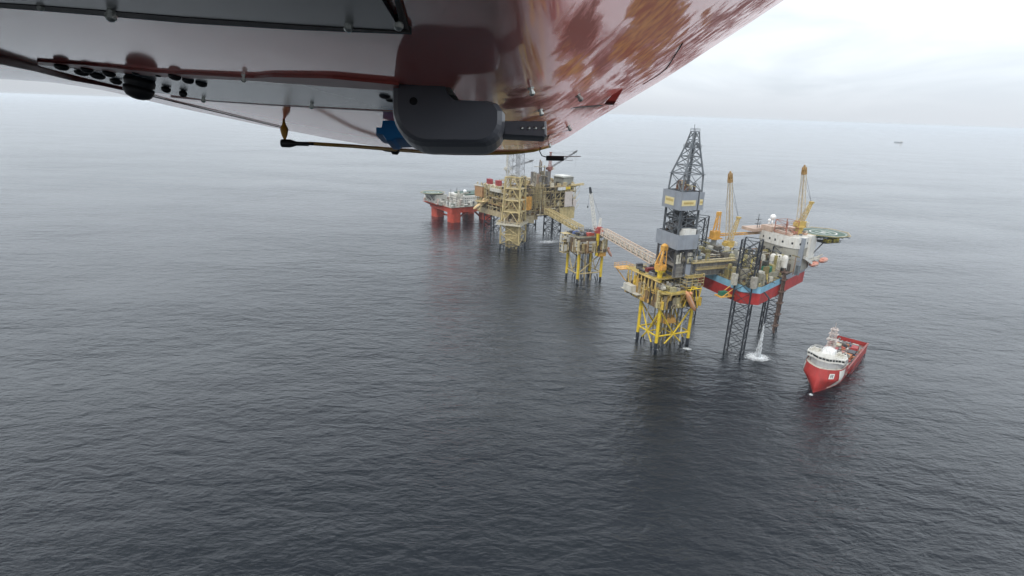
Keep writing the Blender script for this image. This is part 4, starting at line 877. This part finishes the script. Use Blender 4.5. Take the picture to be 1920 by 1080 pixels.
# ------------------------------------------------------------------ big brown production platform
CO = (3.5, 622.0); CR_ = R(38.3)
def CG(a, b, z): c_, s_ = math.cos(CR_), math.sin(CR_); return (CO[0] + c_ * a - s_ * b, CO[1] + s_ * a + c_ * b, z)
def production():
    rng = random.Random(5)
    root = thing('production_platform', 'huge brown and cream production platform crammed with pipework, behind the cream lattice tower', 'oil platform', (CO[0], CO[1], 0), CR_)
    for a, b in ((13, 66), (72, 20), (70, 66)):
        MB().lattice((a, b, -14), (a, b, 30), 15, 15, 5, .8, .35, 'X').build('leg', BLK(), root)
    hp = [(0, 0), (88, 0), (88, 82), (0, 82)]
    MB().box(0, 30, 0, 82, 25, 30.5).box(30, 66, 2, 82, 30.7, 34).box(66, 88, 0, 82, 22, 34).build('hull', TAN(), root)
    MB().box(64.5, 88.6, -.6, 0, 21.5, 36).box(88, 88.6, 0, 82, 21.5, 36).build('hull_plating', CRM(), root)
    MB().add([(0, -.5, 25), (24, -.5, 21), (24, -.5, 30.5), (0, -.5, 30.5), (0, 0, 25), (24, 0, 21), (24, 0, 30.5), (0, 0, 30.5)], [(0, 1, 2, 3), (7, 6, 5, 4), (3, 2, 6, 7), (0, 4, 5, 1), (0, 3, 7, 4), (1, 5, 6, 2)]).box(-.5, 0, 0, 76, 24.5, 31).build('hull_plating', paint('beige_plate', (.38, .31, .19), .6, .2, (.14, .1, .06), .6), root)
    dk = MB()
    for z in (38, 46, 54): dk.box(-1, 89, -1, 83, z, z + .6)
    dk.box(34, 89, -2, 83, 61, 61.6); dk.build('deck_plate', TAN(), root)
    co = MB()
    for z0, z1 in ((31, 38), (38.6, 46), (46.6, 54), (54.6, 61)):
        for i in range(12):
            if z1 > 60 and i < 5: continue
            co.bar((i * 8, -.4, z0), (i * 8, -.4, z1), .8); co.bar((i * 8, -.4, z0), (i * 8 + 8, -.4, z1), .4)
        for i in range(11): co.bar((-.4, i * 8, z0), (-.4, i * 8, z1), .8); co.bar((-.4, i * 8, z1), (-.4, i * 8 + 8, z0), .4)
    co.build('deck_framing', CRM(), root)
    eq = MB(); inn = MB()
    for z0, z1 in ((31, 37.5), (38.6, 45.6), (46.6, 53.6)):
        eq.clutter(rng, 0, 88, 0, 7, z0, z1, 110, 5); eq.clutter(rng, 0, 7, 0, 82, z0, z1, 85, 5)
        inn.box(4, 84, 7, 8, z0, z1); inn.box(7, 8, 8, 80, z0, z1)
    eq.build('process_equipment', CLUT_TAN(), root); inn.box(4, 86, 6, 7, 54.6, 60).box(6, 7, 7, 80, 54.6, 59); inn.build('inner_bulkhead', paint('dark_brown', (.055, .045, .035), .7, .3), root)  # very dark brown walls behind the pipework
    eq = MB(); eq.clutter(rng, 40, 88, 0, 30, 54.6, 61, 110, 6); eq.clutter(rng, 0, 36, 0, 82, 54.6, 60, 150, 6); eq.clutter(rng, 36, 88, 0, 70, 61.6, 66, 150, 6); eq.build('process_equipment', CLUT_TAN(), root)
    pr = MB()
    for i in range(16):
        a = rng.uniform(4, 60); pr.tube((a, -1.2 - rng.random() * 2, rng.uniform(28, 42)), (a, -1.2 - rng.random() * 2, rng.uniform(50, 68)), rng.uniform(.25, .6), None, 6)
    for i in range(18):
        z = rng.uniform(29, 60); a = rng.uniform(0, 50); pr.tube((a, -1.6, z), (a + rng.uniform(8, 26), -1.6, z), rng.uniform(.25, .6), None, 6)
    for i in range(14):
        b = rng.uniform(4, 70); pr.tube((-1.2, b, rng.uniform(30, 40)), (-1.2, b, rng.uniform(44, 56)), rng.uniform(.25, .5), None, 6)
    for i in range(10):
        z = rng.uniform(30, 54); b = rng.uniform(0, 50); pr.tube((-1.6, b, z), (-1.6, b + rng.uniform(8, 26), z), rng.uniform(.25, .6), None, 6)
    pr.build('pipework', CLUT_TAN(), root)
    tw = MB()
    for a, b, h in ((26, -2, 66), (30, -2, 68), (34, -3, 66), (20, -2, 63)):
        tw.lattice((a, b, 42), (a, b, h), 2.6, 2.6, 6, .2, .07, 'Z')
    tw.build('stair_tower', CRM(), root)
    MB().box(70, 82, -2.2, -1.2, 37, 55).box(84, 88.8, -2.6, -1.2, 36.5, 45).build('pale_wall', paint('pinkish_white', (.52, .46, .42), .6, .1), root)
    MB().box(5, 17, -3.6, -1, 38.6, 53).tube((7, -3.2, 38), (14, -3.2, 46), .4, None, 6).box(6, 15, -4, -1, 38, 38.6).build('orange_module', paint('module_orange', (.52, .26, .05), .6, .25), root)
    MB().box(-3.5, 5, 66, 82, 44, 56).build('brown_module', paint('module_brown', (.34, .19, .09), .6, .2), root)
    MB().box(-4, -1, 66, 84, 57, 57.5).box(-4, -1, 30, 50, 54, 57.5).build('pale_screen', OFW(), root)
    MB().box(58, 70, -2.3, -1.2, 57.4, 61).build('pale_screen', WHT(), root); MB().box(70.5, 78, -2.4, -1.2, 57.8, 61).build('yellow_screen', YEL(), root)
    MB().box(80, 100, -3, 3, 61.6, 62.3).boom((80, 0, 61), (102, 0, 63), 2.5, 1.5, 8, .3, .2).build('flare_boom', CRM(), root)
    MB().box(72, 88, 4, 22, 61.7, 71).box(70, 88.5, 3, 23, 71, 71.5).build('roof_house', paint('grey_house', (.24, .24, .21), .6, .2), root)
    MB().box(76, 90, 10, 26, 71.5, 72.1).build('white_roof', WHT(), root)
    ra = MB()
    for z in (38.6, 46.6, 54.6): ra.rail([(89, -1), (-1, -1), (-1, 83)], z, 1.4, .12, False)
    ra.build('railing', CRM(), root)
    vs = MB()
    for a, b, h, r_ in ((38, 10, 90, .7), (42, 14, 92, .8), (44, 8, 86, .6), (46, 16, 90, .7)): vs.tube((a, b, 60), (a, b, h), r_, None, 8)
    vs.box(36, 48, 6, 18, 84, 84.4).box(36, 48, 6, 18, 74, 74.4).clutter(rng, 34, 56, 2, 24, 61.6, 80, 70, 4.5); vs.build('exhaust_stack', mixed('clutter_stack', [(.26, .24, .20), (.36, .30, .2), (.16, .15, .14), (.44, .40, .33), (.22, .16, .12)]), root)
    # two pedestal cranes
    Gm = paint('crane_grey', (.14, .14, .14), .5, .2)
    crane(root, (13, 38, 54), 24, (40, 26, 90), 17, (OFW(), paint('pale_grey_boom', (.34, .35, .37)), Gm), 2.4, 1.6, 1.9, 14, (1, 0), (12, 38, 98))
    crane(root, (52, 8, 61), 19, (86, 0, 102), 18, (paint('crane_dull_red', (.26, .10, .08), .6), paint('pale_grey_boom', (.34, .35, .37), .5), Gm), 2.0, 1.4, 1.6, 16, (1, 0), (52.5, 8, 100))
    for k, (a, b, z, col, lb) in enumerate(((6, 64, 60, (.28, .04, .05), 'dark red container at the outer end of the brown platform roof'), (6, 46, 60, (.30, .05, .05), 'dark red container next to the pale crane on the brown platform roof'))):
        x, y, z_ = CG(a, b, z); container('cargo_container', lb, x, y, z_, 8, 5, 6, CR_ + 1.3, paint('deep_red_%d' % k, col, .6), 'red containers on the brown platform')
    MB().box(0, 12, 40, 70, 54.7, 60).build('roof_module', CLUT_TAN(), root)
    x, y, z = CG(-8, 62, 36.5); lifeboat('cream free-fall lifeboat slanting out from the side of the brown platform', (x, y, z), CR_ + R(152), R(34), 22, paint('lifeboat_cream', (.62, .45, .24), .5, .1), None, fat=.12)
    MB().box(-12, 0, 56, 70, 39.5, 40).tube((-1, 58, 46), (-14, 58, 30), .5, None, 6).tube((-1, 68, 46), (-14, 68, 30), .5, None, 6).build('lifeboat_ramp', CRM(), root)
production()
def flare_tower():
    rng = random.Random(9); T = R(-20)
    root = thing('lattice_tower', 'slender cream lattice tower rising grey at its top, in front of the brown platform', 'lattice tower', (-1.0, 602.0, 0), T)
    jl = MB().lattice((0, 0, 5), (0, 0, 27), 21.5, 21.5, 2, .9, .4, 'X').build('jacket', CRM(), root)
    MB().lattice((0, 0, -14), (0, 0, 5.2), 21.5, 21.5, 2, 1.0, .45, 'X').build('tarred_jacket', BLK(), jl)
    co = MB()
    for i in range(4):
        for j in range(3): co.tube((-6 + i * 4, -5 + j * 5, -8), (-6 + i * 4, -5 + j * 5, 28), .8, None, 6)
    co.box(-7, 7, -6, 6, 8, 26); co.build('conductor', CRM(), root)
    MB().box(-15, 13, -14, 13, 26.6, 28.6).rail(rect(-15, 13, -14, 13), 28.6, 2.2, .16).build('lower_deck', paint('pale_steel', (.50, .46, .36), .6, .15), root)
    eq = MB(); eq.clutter(rng, -14, 12, -13, 12, 28.6, 36, 80, 4.5); eq.build('deck_equipment', CLUT_TAN(), root)
    t1 = MB().lattice((0, 0, 28), (1, 0, 78), 20.5, 16.8, 4, .95, .5, 'K').build('lower_lattice', CRM(), root)
    st = MB()
    for z in (40.5, 53, 65.5, 77): st.box(-9, 9, -9, 9, z, z + .35)
    st.lattice((4, 2, 28), (4, 2, 78), 4, 4, 12, .2, .12, 'X'); st.build('stair', CRM(), t1)
    MB().lattice((1, 0, 78), (2, 0, 150), 14.5, 8, 9, .5, .24, 'X').lattice((2.5, 1, 78), (2.5, 1, 140), 3, 3, 14, .25, .2, 'X').build('upper_lattice', paint('galvanised_grey', (.40, .41, .43), .5, .1, (.3, .28, .24), .3), root)
flare_tower()

# ------------------------------------------------------------------ accommodation rig behind
def flotel():
    rng = random.Random(12); A = math.atan2(.59, .81)
    root = thing('accommodation_rig', 'white floating accommodation rig with a green helideck on thick orange-red columns', 'floating rig', (-81.5, 737, 0), A)
    for a, b in ((0, 0), (0, 46), (50, 0), (50, 46)):
        q = [(a + (-7.4 if k in (0, 3) else 7.4) + (0), b + (-7.4 if k < 2 else 7.4)) for k in range(4)]
        ch = []
        for (x, y), (nx, ny) in zip(q, ((1, 1), (-1, 1), (-1, -1), (1, -1))): ch += [(x + nx * 0, y + ny * 2.5), (x + nx * 2.5, y)] if (nx * ny > 0) else [(x + nx * 2.5, y), (x, y + ny * 2.5)]
        MB().prism(ch, -10, 17).build('column', ORD(), root)
    MB().tube((8, 2, 4), (26, 2, 16), 1.2, None, 10).tube((42, 2, 4), (28, 2, 16), 1.2, None, 10).tube((2, 8, 5), (2, 40, 5), 1.2, None, 10).build('brace', ORD(), root)
    MB().box(-8, 58, -8, 54, 13.0, 20.4).add([(-8, -8, 20.4), (-8, 54, 20.4), (-8, 54, 15.6), (-8, -8, 15.6), (-16, 30, 20.4), (-16, 62, 20.4), (-10, 60, 17), (-10, 32, 17)], [(0, 1, 5, 4), (4, 5, 6, 7), (3, 7, 6, 2), (0, 4, 7, 3), (1, 2, 6, 5), (0, 3, 2, 1)]).build('hull', ORD(), root)
    MB().box(-10, 60, -9.5, 60, 20.5, 21.2).build('main_deck', OFW(), root)
    MB().rail(rect(-10, 60, -9.5, 60), 21.2, 2.4, .16).build('railing', OFW(), root)
    eq = MB(); eq.clutter(rng, -9, 30, -9, 10, 21.2, 28, 110, 5); eq.clutter(rng, -14, 10, 10, 62, 21.2, 29, 120, 6); eq.build('deck_equipment', mixed('clutter_white', [(.55, .54, .5), (.45, .43, .38), (.30, .29, .26), (.6, .6, .57), (.13, .13, .13), (.22, .24, .2), (.5, .40, .36)]), root)
    ac = MB().box(14, 60, -2, 40, 21.2, 33.4).box(22, 60, -7, -2, 21.2, 27).build('accommodation', WHT(), root)
    wi = MB()
    for z in (23.4, 26.6, 29.8):
        for i in range(14): wi.box(16 + i * 3, 17.3 + i * 3, -2.2, -1.9, z, z + 1.2)
        for i in range(12): wi.box(13.8, 14.1, i * 3, i * 3 + 1.3, z, z + 1.2)
    wi.build('window', plain('window_dark', (.03, .035, .04), .2), ac)
    MB().box(20, 58, 4, 34, 33.5, 35).build('green_roof', GRN(), ac)
    MB().ball((24, 12, 38), 2.4).build('satellite_dome', paint('dome_white', (.8, .8, .8)), ac, True)
    MB().tube((9, 8, 21), (9, 8, 44), .35, None, 6).tube((12, 30, 21), (12, 30, 40), .3, None, 6).build('radio_mast', DGR(), root)
    helideck(root, (-12, 38, 35), 15.5, GRN())
    MB().box(-14, 4, 26, 52, 21.2, 33).build('forward_house', paint('house_offwhite', (.44, .43, .39), .6, .15), root)
    sp = MB()
    for a, b in ((-20, 30), (-20, 48), (-22, 40)): sp.tube((a, b, 34), (-12, b, 22), .5, None, 6)
    sp.build('helideck_support', DGR(), root)
    crane(root, (6, -2, 21), 12, (26, 2, 38), 8, (OFW(), OFW(), DGR()), 2, 1.4, 1.5, 8)
flotel()

# ------------------------------------------------------------------ supply ship
def ship():
    rng = random.Random(31)
    hd = math.atan2(-.744, -.668)           # heading: bow towards the camera
    root = thing('supply_ship', 'red offshore supply ship with a tall rounded bow, white bridge and a white slanting band', 'ship', (169.5, 277.5, 0), hd)
    # x forward (bow at 0, stern at -90), y to port
    HB_ = 10.0
    secs = []
    def half(t, z):      # half breadth at distance t aft of the stem and height z
        rake = 2.0 + max(0, z - 2) * .40            # the X-bow leans aft as it rises
        e = t - rake
        if e <= 0: return 0.0
        full = min(1.0, (e / 21.0)) ; kz = min(1, max(0, z / 7.5)); full = min(1.0, e / (28 - 15 * kz)); wl = HB_ * (1 - (1 - full) ** (1.45 + .95 * kz)) ** (1 - .26 * kz)
        low = .80 + .20 * min(1, max(0, z) / 8) if t < 45 else .97
        st_ = 1.0 if t < 72 else 1 - .06 * (t - 72) / 18
        return wl * low * st_
    zs_f = [-3, 0, 2, 4, 6, 8, 10, 12, 14, 15.2]
    ts = [2, 2.5, 3, 3.6, 4.3, 5, 6, 7, 8, 9.2, 10.5, 12, 14, 16, 18, 20, 22, 25, 28, 30, 34, 40, 50, 60, 70, 80, 86, 90]
    def top(t): return 13.4 if t < 27 else (13.4 - (t - 27) * 1.85 if t < 30 else 7.8 if t < 40 else 7.6)
    # hull as stacked waterlines, each run from stem to stern
    def skin(mb, y_sign, t0, t1, eps=0.0, zlo=-3, zhi=99, slant=0.0):
        vs = []; K = 15; k = 0
        tt = [t for t in [t0 + (t1 - t0) * i / 60 for i in range(61)]]
        for t in tt:
            zt = min(zhi, top(t)); zb = max(-3, zlo)
            for j in range(K):
                z = zb + (zt - zb) * j / (K - 1); tz = t + slant * z
                tz = max(tz, 2.0 + max(0, z - 2) * .40 + (t - t0) / (t1 - t0) * 1e-3)
                vs.append((-tz, y_sign * (half(tz, z) + eps), z))
        fs = []
        for i in range(60):
            for j in range(K - 1):
                q = i * K + j; f = (q, q + K, q + K + 1, q + 1); fs.append(f if y_sign > 0 else f[::-1])
        mb.add(vs, fs); return vs, K
    hm = paint('ship_red', (.36, .034, .030), .45, .2, (.16, .035, .03), .6, .16)
    mb = MB()
    for s_ in (-1, 1): skin(mb, s_, 1.95, 88)
    # transom, stern and fore deck
    mb.add([(-88, -half(88, 0), -3), (-88, half(88, 0), -3), (-88, half(88, 8), 7.6), (-88, -half(88, 8), 7.6)], [(0, 1, 2, 3)])
    hl = mb.build('hull', hm, root, True)
    dm = MB(); dd = [9 + i for i in range(20)]
    vs = [(-t, half(t, 12.5) - .02, 12.4) for t in dd] + [(-t, -half(t, 12.5) + .02, 12.4) for t in reversed(dd)]
    dm.add(vs, [tuple(range(len(vs)))]).box(-29, -28.7, -9.9, 9.9, 5.2, 12.4); dm.build('fore_deck', OFW(), root)
    MB().box(-87.6, -29, -9.0, 9.0, 4.6, 5.0).build('cargo_deck', paint('deck_brown', (.13, .09, .075), .7, .3), root)
    MB().box(-87, -30, -8.9, -8.6, 5, 7.4).box(-87, -30, 8.6, 8.9, 5, 7.4).box(-87.9, -30, -9.7, -8.75, 7.45, 7.75).box(-87.9, -30, 8.75, 9.7, 7.45, 7.75).build('cargo_rail', paint('rail_pink', (.26, .08, .07), .55, .25), root)
    wb = MB()
    for s_ in (-1, 1): skin(wb, s_, 11.5, 18.5, .08, 0.2, 12.8, .10)
    wb.build('white_band', WHT(), hl)
    wb = MB()
    for s_ in (-1, 1): skin(wb, s_, 20.0, 21.4, .08, 0.2, 12.4, .10)
    wb.build('grey_band', paint('band_grey', (.30, .24, .26), .5), hl)
    # bow badge and side lines
    bd = MB(); z0, z1 = 8.6, 11.4
    def hp(t_off, z, e=.08):
        t = 2.0 + max(0, z - 2) * .40 + t_off; return (-t + e * .6, half(t, z) + e, z)
    y_ = [(hp(2.4, z, .10), hp(4.4, z, .10)) for z in (z0, (z0 + z1) / 2, z1)]
    bd.add([p for pr in y_ for p in pr], [(0, 1, 3, 2), (2, 3, 5, 4)]); bd.build('bow_badge', WHT(), hl)
    bm = MB()
    def hq(u, v): return hp(2.4 + 2.0 * u, z0 + (z1 - z0) * v, .16)
    for (a, b) in (((.25, .2), (.25, .8)), ((.25, .8), (.7, .8)), ((.7, .8), (.55, .5)), ((.55, .5), (.75, .2)), ((.3, .5), (.55, .5))): bm.bar(hq(*a), hq(*b), .22)
    bm.build('badge_emblem', paint('emblem_grey', (.12, .12, .14), .5), hl)
    ln = MB()
    for s_ in (-1, 1):
        for i in range(6):
            a, b = hp(8 + i * .95, 6.4 - .04 * i, .10), hp(8.8 + i * .95, 6.38 - .04 * i, .10)
            ln.bar((a[0], s_ * a[1], a[2]), (b[0], s_ * b[1], b[2]), .3)
        for i in range(10):
            a, b = hp(8 + i * .8, 2.2, .10), hp(8.45 + i * .8, 2.2, .10); ln.bar((a[0], s_ * a[1], a[2]), (b[0], s_ * b[1], b[2]), .42)
    ln.build('hull_lettering', paint('faded_pink', (.58, .30, .25), .5), hl)
    # bridge: raked front, wings, window band
    br = MB().prism([(-11.5, -3), (-11.5, 3), (-15.5, 7.0), (-19.5, 8.6), (-28, 9.0), (-28, -9.0), (-19.5, -8.6), (-15.5, -7.0)], 12.35, 16.0)
    bg = br.build('bridge', paint('bridge_grey', (.36, .36, .36), .5, .12, (.22, .17, .13), .4), root)
    P2 = [(-11.6, -2.8), (-11.6, 2.8), (-14.4, 6.6), (-15.6, 9.6), (-19.0, 9.9), (-24, 8.4), (-24, -8.4), (-19.0, -9.9), (-15.6, -9.6), (-14.4, -6.6)]
    MB().prism([(x + .2, y) for x, y in P2], 16.0, 16.9).build('bridge_sill', WHT(), bg)
    MB().prism([(x - .2, y * .98) for x, y in P2], 16.9, 18.3).build('bridge_window', plain('window_dark', (.03, .035, .04), .2), bg)
    mu = MB()
    for (xa, ya), (xb, yb) in zip(P2, P2[1:]):
        n_ = max(1, int(math.hypot(xb - xa, yb - ya) / 1.5))
        for i in range(n_ + 1): t = i / n_; x, y = xa + (xb - xa) * t, ya + (yb - ya) * t; mu.box(x - .15, x + .15, y - .15, y + .15, 16.9, 18.3)
    mu.build('window_mullion', WHT(), bg)
    MB().prism([(x + .4 if x > -18 else x, y * 1.03) for x, y in P2], 18.3, 18.9).build('bridge_roof', WHT(), bg)
    MB().rail([(x - .6, y * .95) for x, y in P2], 18.9, 1.3, .09).build('railing', WHT(), bg)
    MB().prism([(-17.4, -2.8), (-17.4, 2.8), (-19, 3.6), (-24, 3.6), (-24, -3.6), (-19, -3.6)], 18.9, 20.8, .12).lathe((-20.4, 0, 20.8), (0, 0, 1), [(3.0, 0), (2.5, .9), (1.6, 1.5), (0, 1.7)], 14).build('roof_house', paint('clean_white', (.72, .72, .71), .45, .05), bg)
    for ya_, yb_ in ((-8.5, -4), (4, 8.5)): eq = MB().box(-22.5, -16.5, ya_ + .3, yb_ - .3, 18.92, 19.1); eq.clutter(rng, -22.5, -16.5, ya_ + .3, yb_ - .3, 19.1, 20.6, 10, 1.6); eq.build('roof_equipment', OFW(), bg)
    ms_ = MB().lattice((-22.5, 0, 20.8), (-23.5, 0, 33), 4.0, 2.4, 6, .2, .11, 'X').box(-25.5, -20.5, -2.8, 2.8, 26.2, 26.45).box(-25, -21.6, -2.4, 2.4, 29.6, 29.85).box(-24.6, -22, -2, 2, 32.2, 32.4).tube((-23.5, 0, 33), (-23.5, 0, 36.4), .12, None, 5)
    ms_.build('mast', paint('mast_pinkwhite', (.50, .43, .40), .5, .2), root)
    MB().box(-21.2, -20.7, -2, 2, 27.0, 27.4).tube((-20.95, 0, 26.4), (-20.95, 0, 27.1), .3, None, 6).build('radar', WHT(), root)
    MB().box(-36, -29.2, -8.4, 8.4, 5.0, 10.6).box(-33, -29.2, -8.6, 8.6, 10.6, 13.4).build('aft_house', paint('house_grey', (.33, .33, .32), .5, .2), root)
    eq = MB(); eq.clutter(rng, -36, -25, -8, 8, 12.5, 16.5, 34, 2.6); eq.build('funnel', CLUT_GRY(), root)
    for q in ((-17, -9, 19.6, .6), (-20.5, 8.6, 19.6, .6), (-14, 5.5, 19.5, .5)): MB().ball(q[:3], q[3]).tube((q[0], q[1], 18.8), q[:3], .2, None, 6).build('search_light', WHT(), bg)
    eq = MB(); eq.clutter(rng, -86, -37, -8.4, 8.4, 5.0, 7.6, 130, 3.2); eq.box(-86, -37, -8.4, 8.4, 5.01, 5.06); eq.build('deck_cargo_gear', mixed('clutter_ship', [(.30, .06, .05), (.06, .06, .07), (.40, .38, .35), (.14, .12, .11), (.36, .14, .06), (.05, .07, .18), (.22, .21, .2), (.42, .10, .07), (.10, .09, .085)]), root)
    MB().box(-80, -34, 9.80, 10.05, 2.2, 2.7).box(-80, -34, -10.05, -9.80, 2.2, 2.7).box(-52, -49, -10.1, -9.7, -1, 6).box(-66, -64, -10.1, -9.7, -1, 6).box(-41, -38.5, -10.1, -9.8, -1, 6).build('fender', BLK(), hl)
    c_, s_ = math.cos(hd), math.sin(hd)
    def G(x, y, z): return (169.5 + c_ * x - s_ * y, 277.5 + s_ * x + c_ * y, z)
    cols = [((.40, .06, .05), 'bright red'), ((.05, .07, .22), 'dark blue'), ((.45, .44, .42), 'pale grey'), ((.42, .15, .05), 'orange'), ((.30, .05, .05), 'dull red'), ((.06, .06, .07), 'black'), ((.44, .40, .30), 'beige'), ((.36, .05, .05), 'red')]
    spots = [(-44, 4.6), (-44, -4.8), (-52, 5), (-54, -4.6), (-62, 4.4), (-64, -5), (-71, 4.8), (-74, -4.4)]
    words_ = ['just behind the bridge, platform side', 'just behind the bridge, open-water side', 'second behind the bridge, platform side', 'second behind the bridge, open-water side', 'third behind the bridge, platform side', 'third behind the bridge, open-water side', 'nearest the stern, platform side', 'nearest the stern, open-water side']
    for (x, y), (col, cn), wd_ in zip(spots, cols, words_):
        p = G(x, -y, 5.02); container('cargo_container', '%s cargo container on the ship deck, %s' % (cn, wd_), *p, rng.choice((5, 6, 6)), 3.6, rng.choice((2.6, 2.6, 3.4)), hd + rng.uniform(-.05, .05), paint('ship_box_' + cn.replace(' ', '_'), col, .55), 'containers on the supply ship')
    MB().tube((-30, -7, 5), (-30, -7, 12), .7, None, 8).boom((-30, -7, 12), (-42, -6, 9), 1, .7, 6, .2, .12).build('deck_crane', paint('crane_orange', (.5, .2, .05), .5), root)
ship()
def far_ship():
    root = thing('cargo_ship', 'tiny grey cargo ship far away near the horizon, white house at one end', 'ship', (3228, 4865, 0), R(176)); root.scale = (.72, .72, .6)
    MB().prism([(48, 0), (38, 7), (-46, 7), (-48, 5), (-48, -5), (-46, -7), (38, -7)], -3, 6).build('hull', paint('far_hull', (.07, .08, .10), .6), root)
    MB().box(-44, -20, -6, 6, 6, 15).box(-40, -32, -3, 3, 15, 19).build('deck_house', WHT(), root)
    MB().box(-14, 26, -5, 5, 6, 7.5).tube((36, 0, 6), (36, 0, 14), .6, None, 6).build('hatch', paint('far_hull', (.07, .08, .10)), root)
far_ship()

# ------------------------------------------------------------------ falling water and foam
def foam_mat():
    mt, t, b = base_mat('sea_foam'); n = t.nodes.new; l = t.links.new
    b.inputs['Base Color'].default_value = (.82, .85, .87, 1); b.inputs['Roughness'].default_value = .8
    at_ = n('ShaderNodeAttribute'); at_.attribute_name = 'cover'
    tc = n('ShaderNodeTexCoord'); z = n('ShaderNodeTexNoise'); z.inputs['Scale'].default_value = .55; z.inputs['Detail'].default_value = 8; z.inputs['Roughness'].default_value = .72
    l(tc.outputs['Object'], z.inputs[0])
    a = n('ShaderNodeMath'); a.operation = 'ADD'; l(at_.outputs['Fac'], a.inputs[0]); l(z.outputs[0], a.inputs[1])
    r_ = n('ShaderNodeMapRange'); r_.inputs[1].default_value = .72; r_.inputs[2].default_value = 1.25; r_.inputs[4].default_value = .92; l(a.outputs[0], r_.inputs[0]); l(r_.outputs[0], b.inputs['Alpha'])
    return mt
FM = foam_mat()
def foam(label, x, y, rx, ry, rot, peak=1.0, bump=.5):
    rng = random.Random(int(x * 7)); mb = MB(); n_, k = 10, 36; cov = []
    for i in range(n_ + 1):
        for j in range(k):
            a = 2 * math.pi * j / k; r_ = i / n_; u, v = rx * r_ * math.cos(a), ry * r_ * math.sin(a)
            mb.v.append((u * math.cos(rot) - v * math.sin(rot), u * math.sin(rot) + v * math.cos(rot), .15 + bump * rng.random() * (1 - r_))); cov.append(peak * (1 - r_) ** .8)
    for i in range(n_):
        for j in range(k): mb.f.append((i * k + j, (i + 1) * k + j, (i + 1) * k + (j + 1) % k, i * k + (j + 1) % k))
    o = mb.build('sea_foam', FM); o.location = (x, y, 0)
    at_ = o.data.attributes.new('cover', 'FLOAT', 'POINT'); at_.data.foreach_set('value', cov)
    tag(o, label, 'foam', None, 'stuff'); return o
foam('round patch of white foam where the falling water hits the sea', 158.6, 325, 11.0, 9.0, .3, .86, .5)
foam('bright reflection painted on the water under the brown platform', 40, 634, 28, 16, .5, .5, .3)  # pale sheet gives the water a bright reflection as colour
foam('white water at the foot of the yellow platform', 116, 334, 5, 3.5, .2, .62)
foam('thin foam round the near corner leg of the yellow platform', 94.9, 332, 3.2, 2.6, .2, .42)
foam('thin foam round the outer corner leg of the yellow platform', 84.6, 349, 2.6, 2.0, .2, .40)
foam('thin foam at the foot of the small middle platform', 58, 473, 4, 2.6, .2, .40)
foam('thin foam round the near leg of the jack-up rig', 145, 326, 4, 3, .2, .38)
foam('small bow wave of the supply ship', 168.3, 276.4, 2.4, 1.6, .8, .7)
foam('small stern wash of the supply ship', 231, 343, 4, 2, .3, .7)
def waterfall():
    rng = random.Random(2)
    x0, y0 = JG(-9.6, -39.3, 0)[:2]
    mt, t, b = base_mat('white_water'); n = t.nodes.new; l = t.links.new
    b.inputs['Base Color'].default_value = (.84, .87, .89, 1); b.inputs['Roughness'].default_value = .6
    tc = n('ShaderNodeTexCoord'); mp = n('ShaderNodeMapping'); mp.inputs['Scale'].default_value = (1.6, 1.6, .35); l(tc.outputs['Object'], mp.inputs[0])
    z = n('ShaderNodeTexNoise'); z.inputs['Scale'].default_value = 1.3; z.inputs['Detail'].default_value = 6; l(mp.outputs[0], z.inputs[0])
    r_ = n('ShaderNodeMapRange'); r_.inputs[1].default_value = .35; r_.inputs[2].default_value = .7; r_.inputs[3].default_value = .05; r_.inputs[4].default_value = .55; l(z.outputs[0], r_.inputs[0]); l(r_.outputs[0], b.inputs['Alpha'])
    mb = MB()
    for i in range(420):
        t0 = rng.random() ** .7; zz = 24 * (1 - t0); spread = .35 + t0 ** 1.4 * 2.0
        a, r0_ = rng.uniform(0, 6.283), spread * rng.random() ** .8; ln_ = rng.uniform(1.2, 3.6); dx = -.6 * t0 ** 2
        mb.tube((dx + r0_ * math.cos(a), r0_ * math.sin(a), zz), (dx + r0_ * 1.12 * math.cos(a), r0_ * 1.12 * math.sin(a), max(0, zz - ln_)), rng.uniform(.10, .30), .05, 5)
    for i in range(240):
        a, r0_ = rng.uniform(0, 6.283), 6.5 * rng.random() ** 1.6; mb.ball((r0_ * math.cos(a) - .4, r0_ * math.sin(a), .1 + rng.random() ** 3 * 4.2 * (1 - r0_ / 7)), rng.uniform(.08, .34), .9, 6)
    mb.lathe((-.2, 0, 0), (0, 0, 1), [(1.5, 0), (1.1, 3), (.8, 8), (.5, 14), (.35, 20), (.3, 24)], 10)
    o = mb.build('water_jet', mt, None, True); o.location = (x0, y0, 0)
    tag(o, 'white jet of water pouring from the hose under the red hull into the sea', 'water jet')
waterfall()

# ================================================================== AIR
def haze():
    mt = bpy.data.materials.new('sea_haze'); mt.use_nodes = True; t = mt.node_tree; t.nodes.clear()
    o = t.nodes.new('ShaderNodeOutputMaterial'); v = t.nodes.new('ShaderNodeVolumePrincipled')
    v.inputs['Color'].default_value = (.90, .95, 1.0, 1); v.inputs['Density'].default_value = 5.5e-5; v.inputs['Anisotropy'].default_value = 0.0
    t.links.new(v.outputs[0], o.inputs['Volume'])
    tag(MB().box(-46000, 46000, -46000, 46000, -1, 152).build('haze', mt), kind='stuff')
haze()
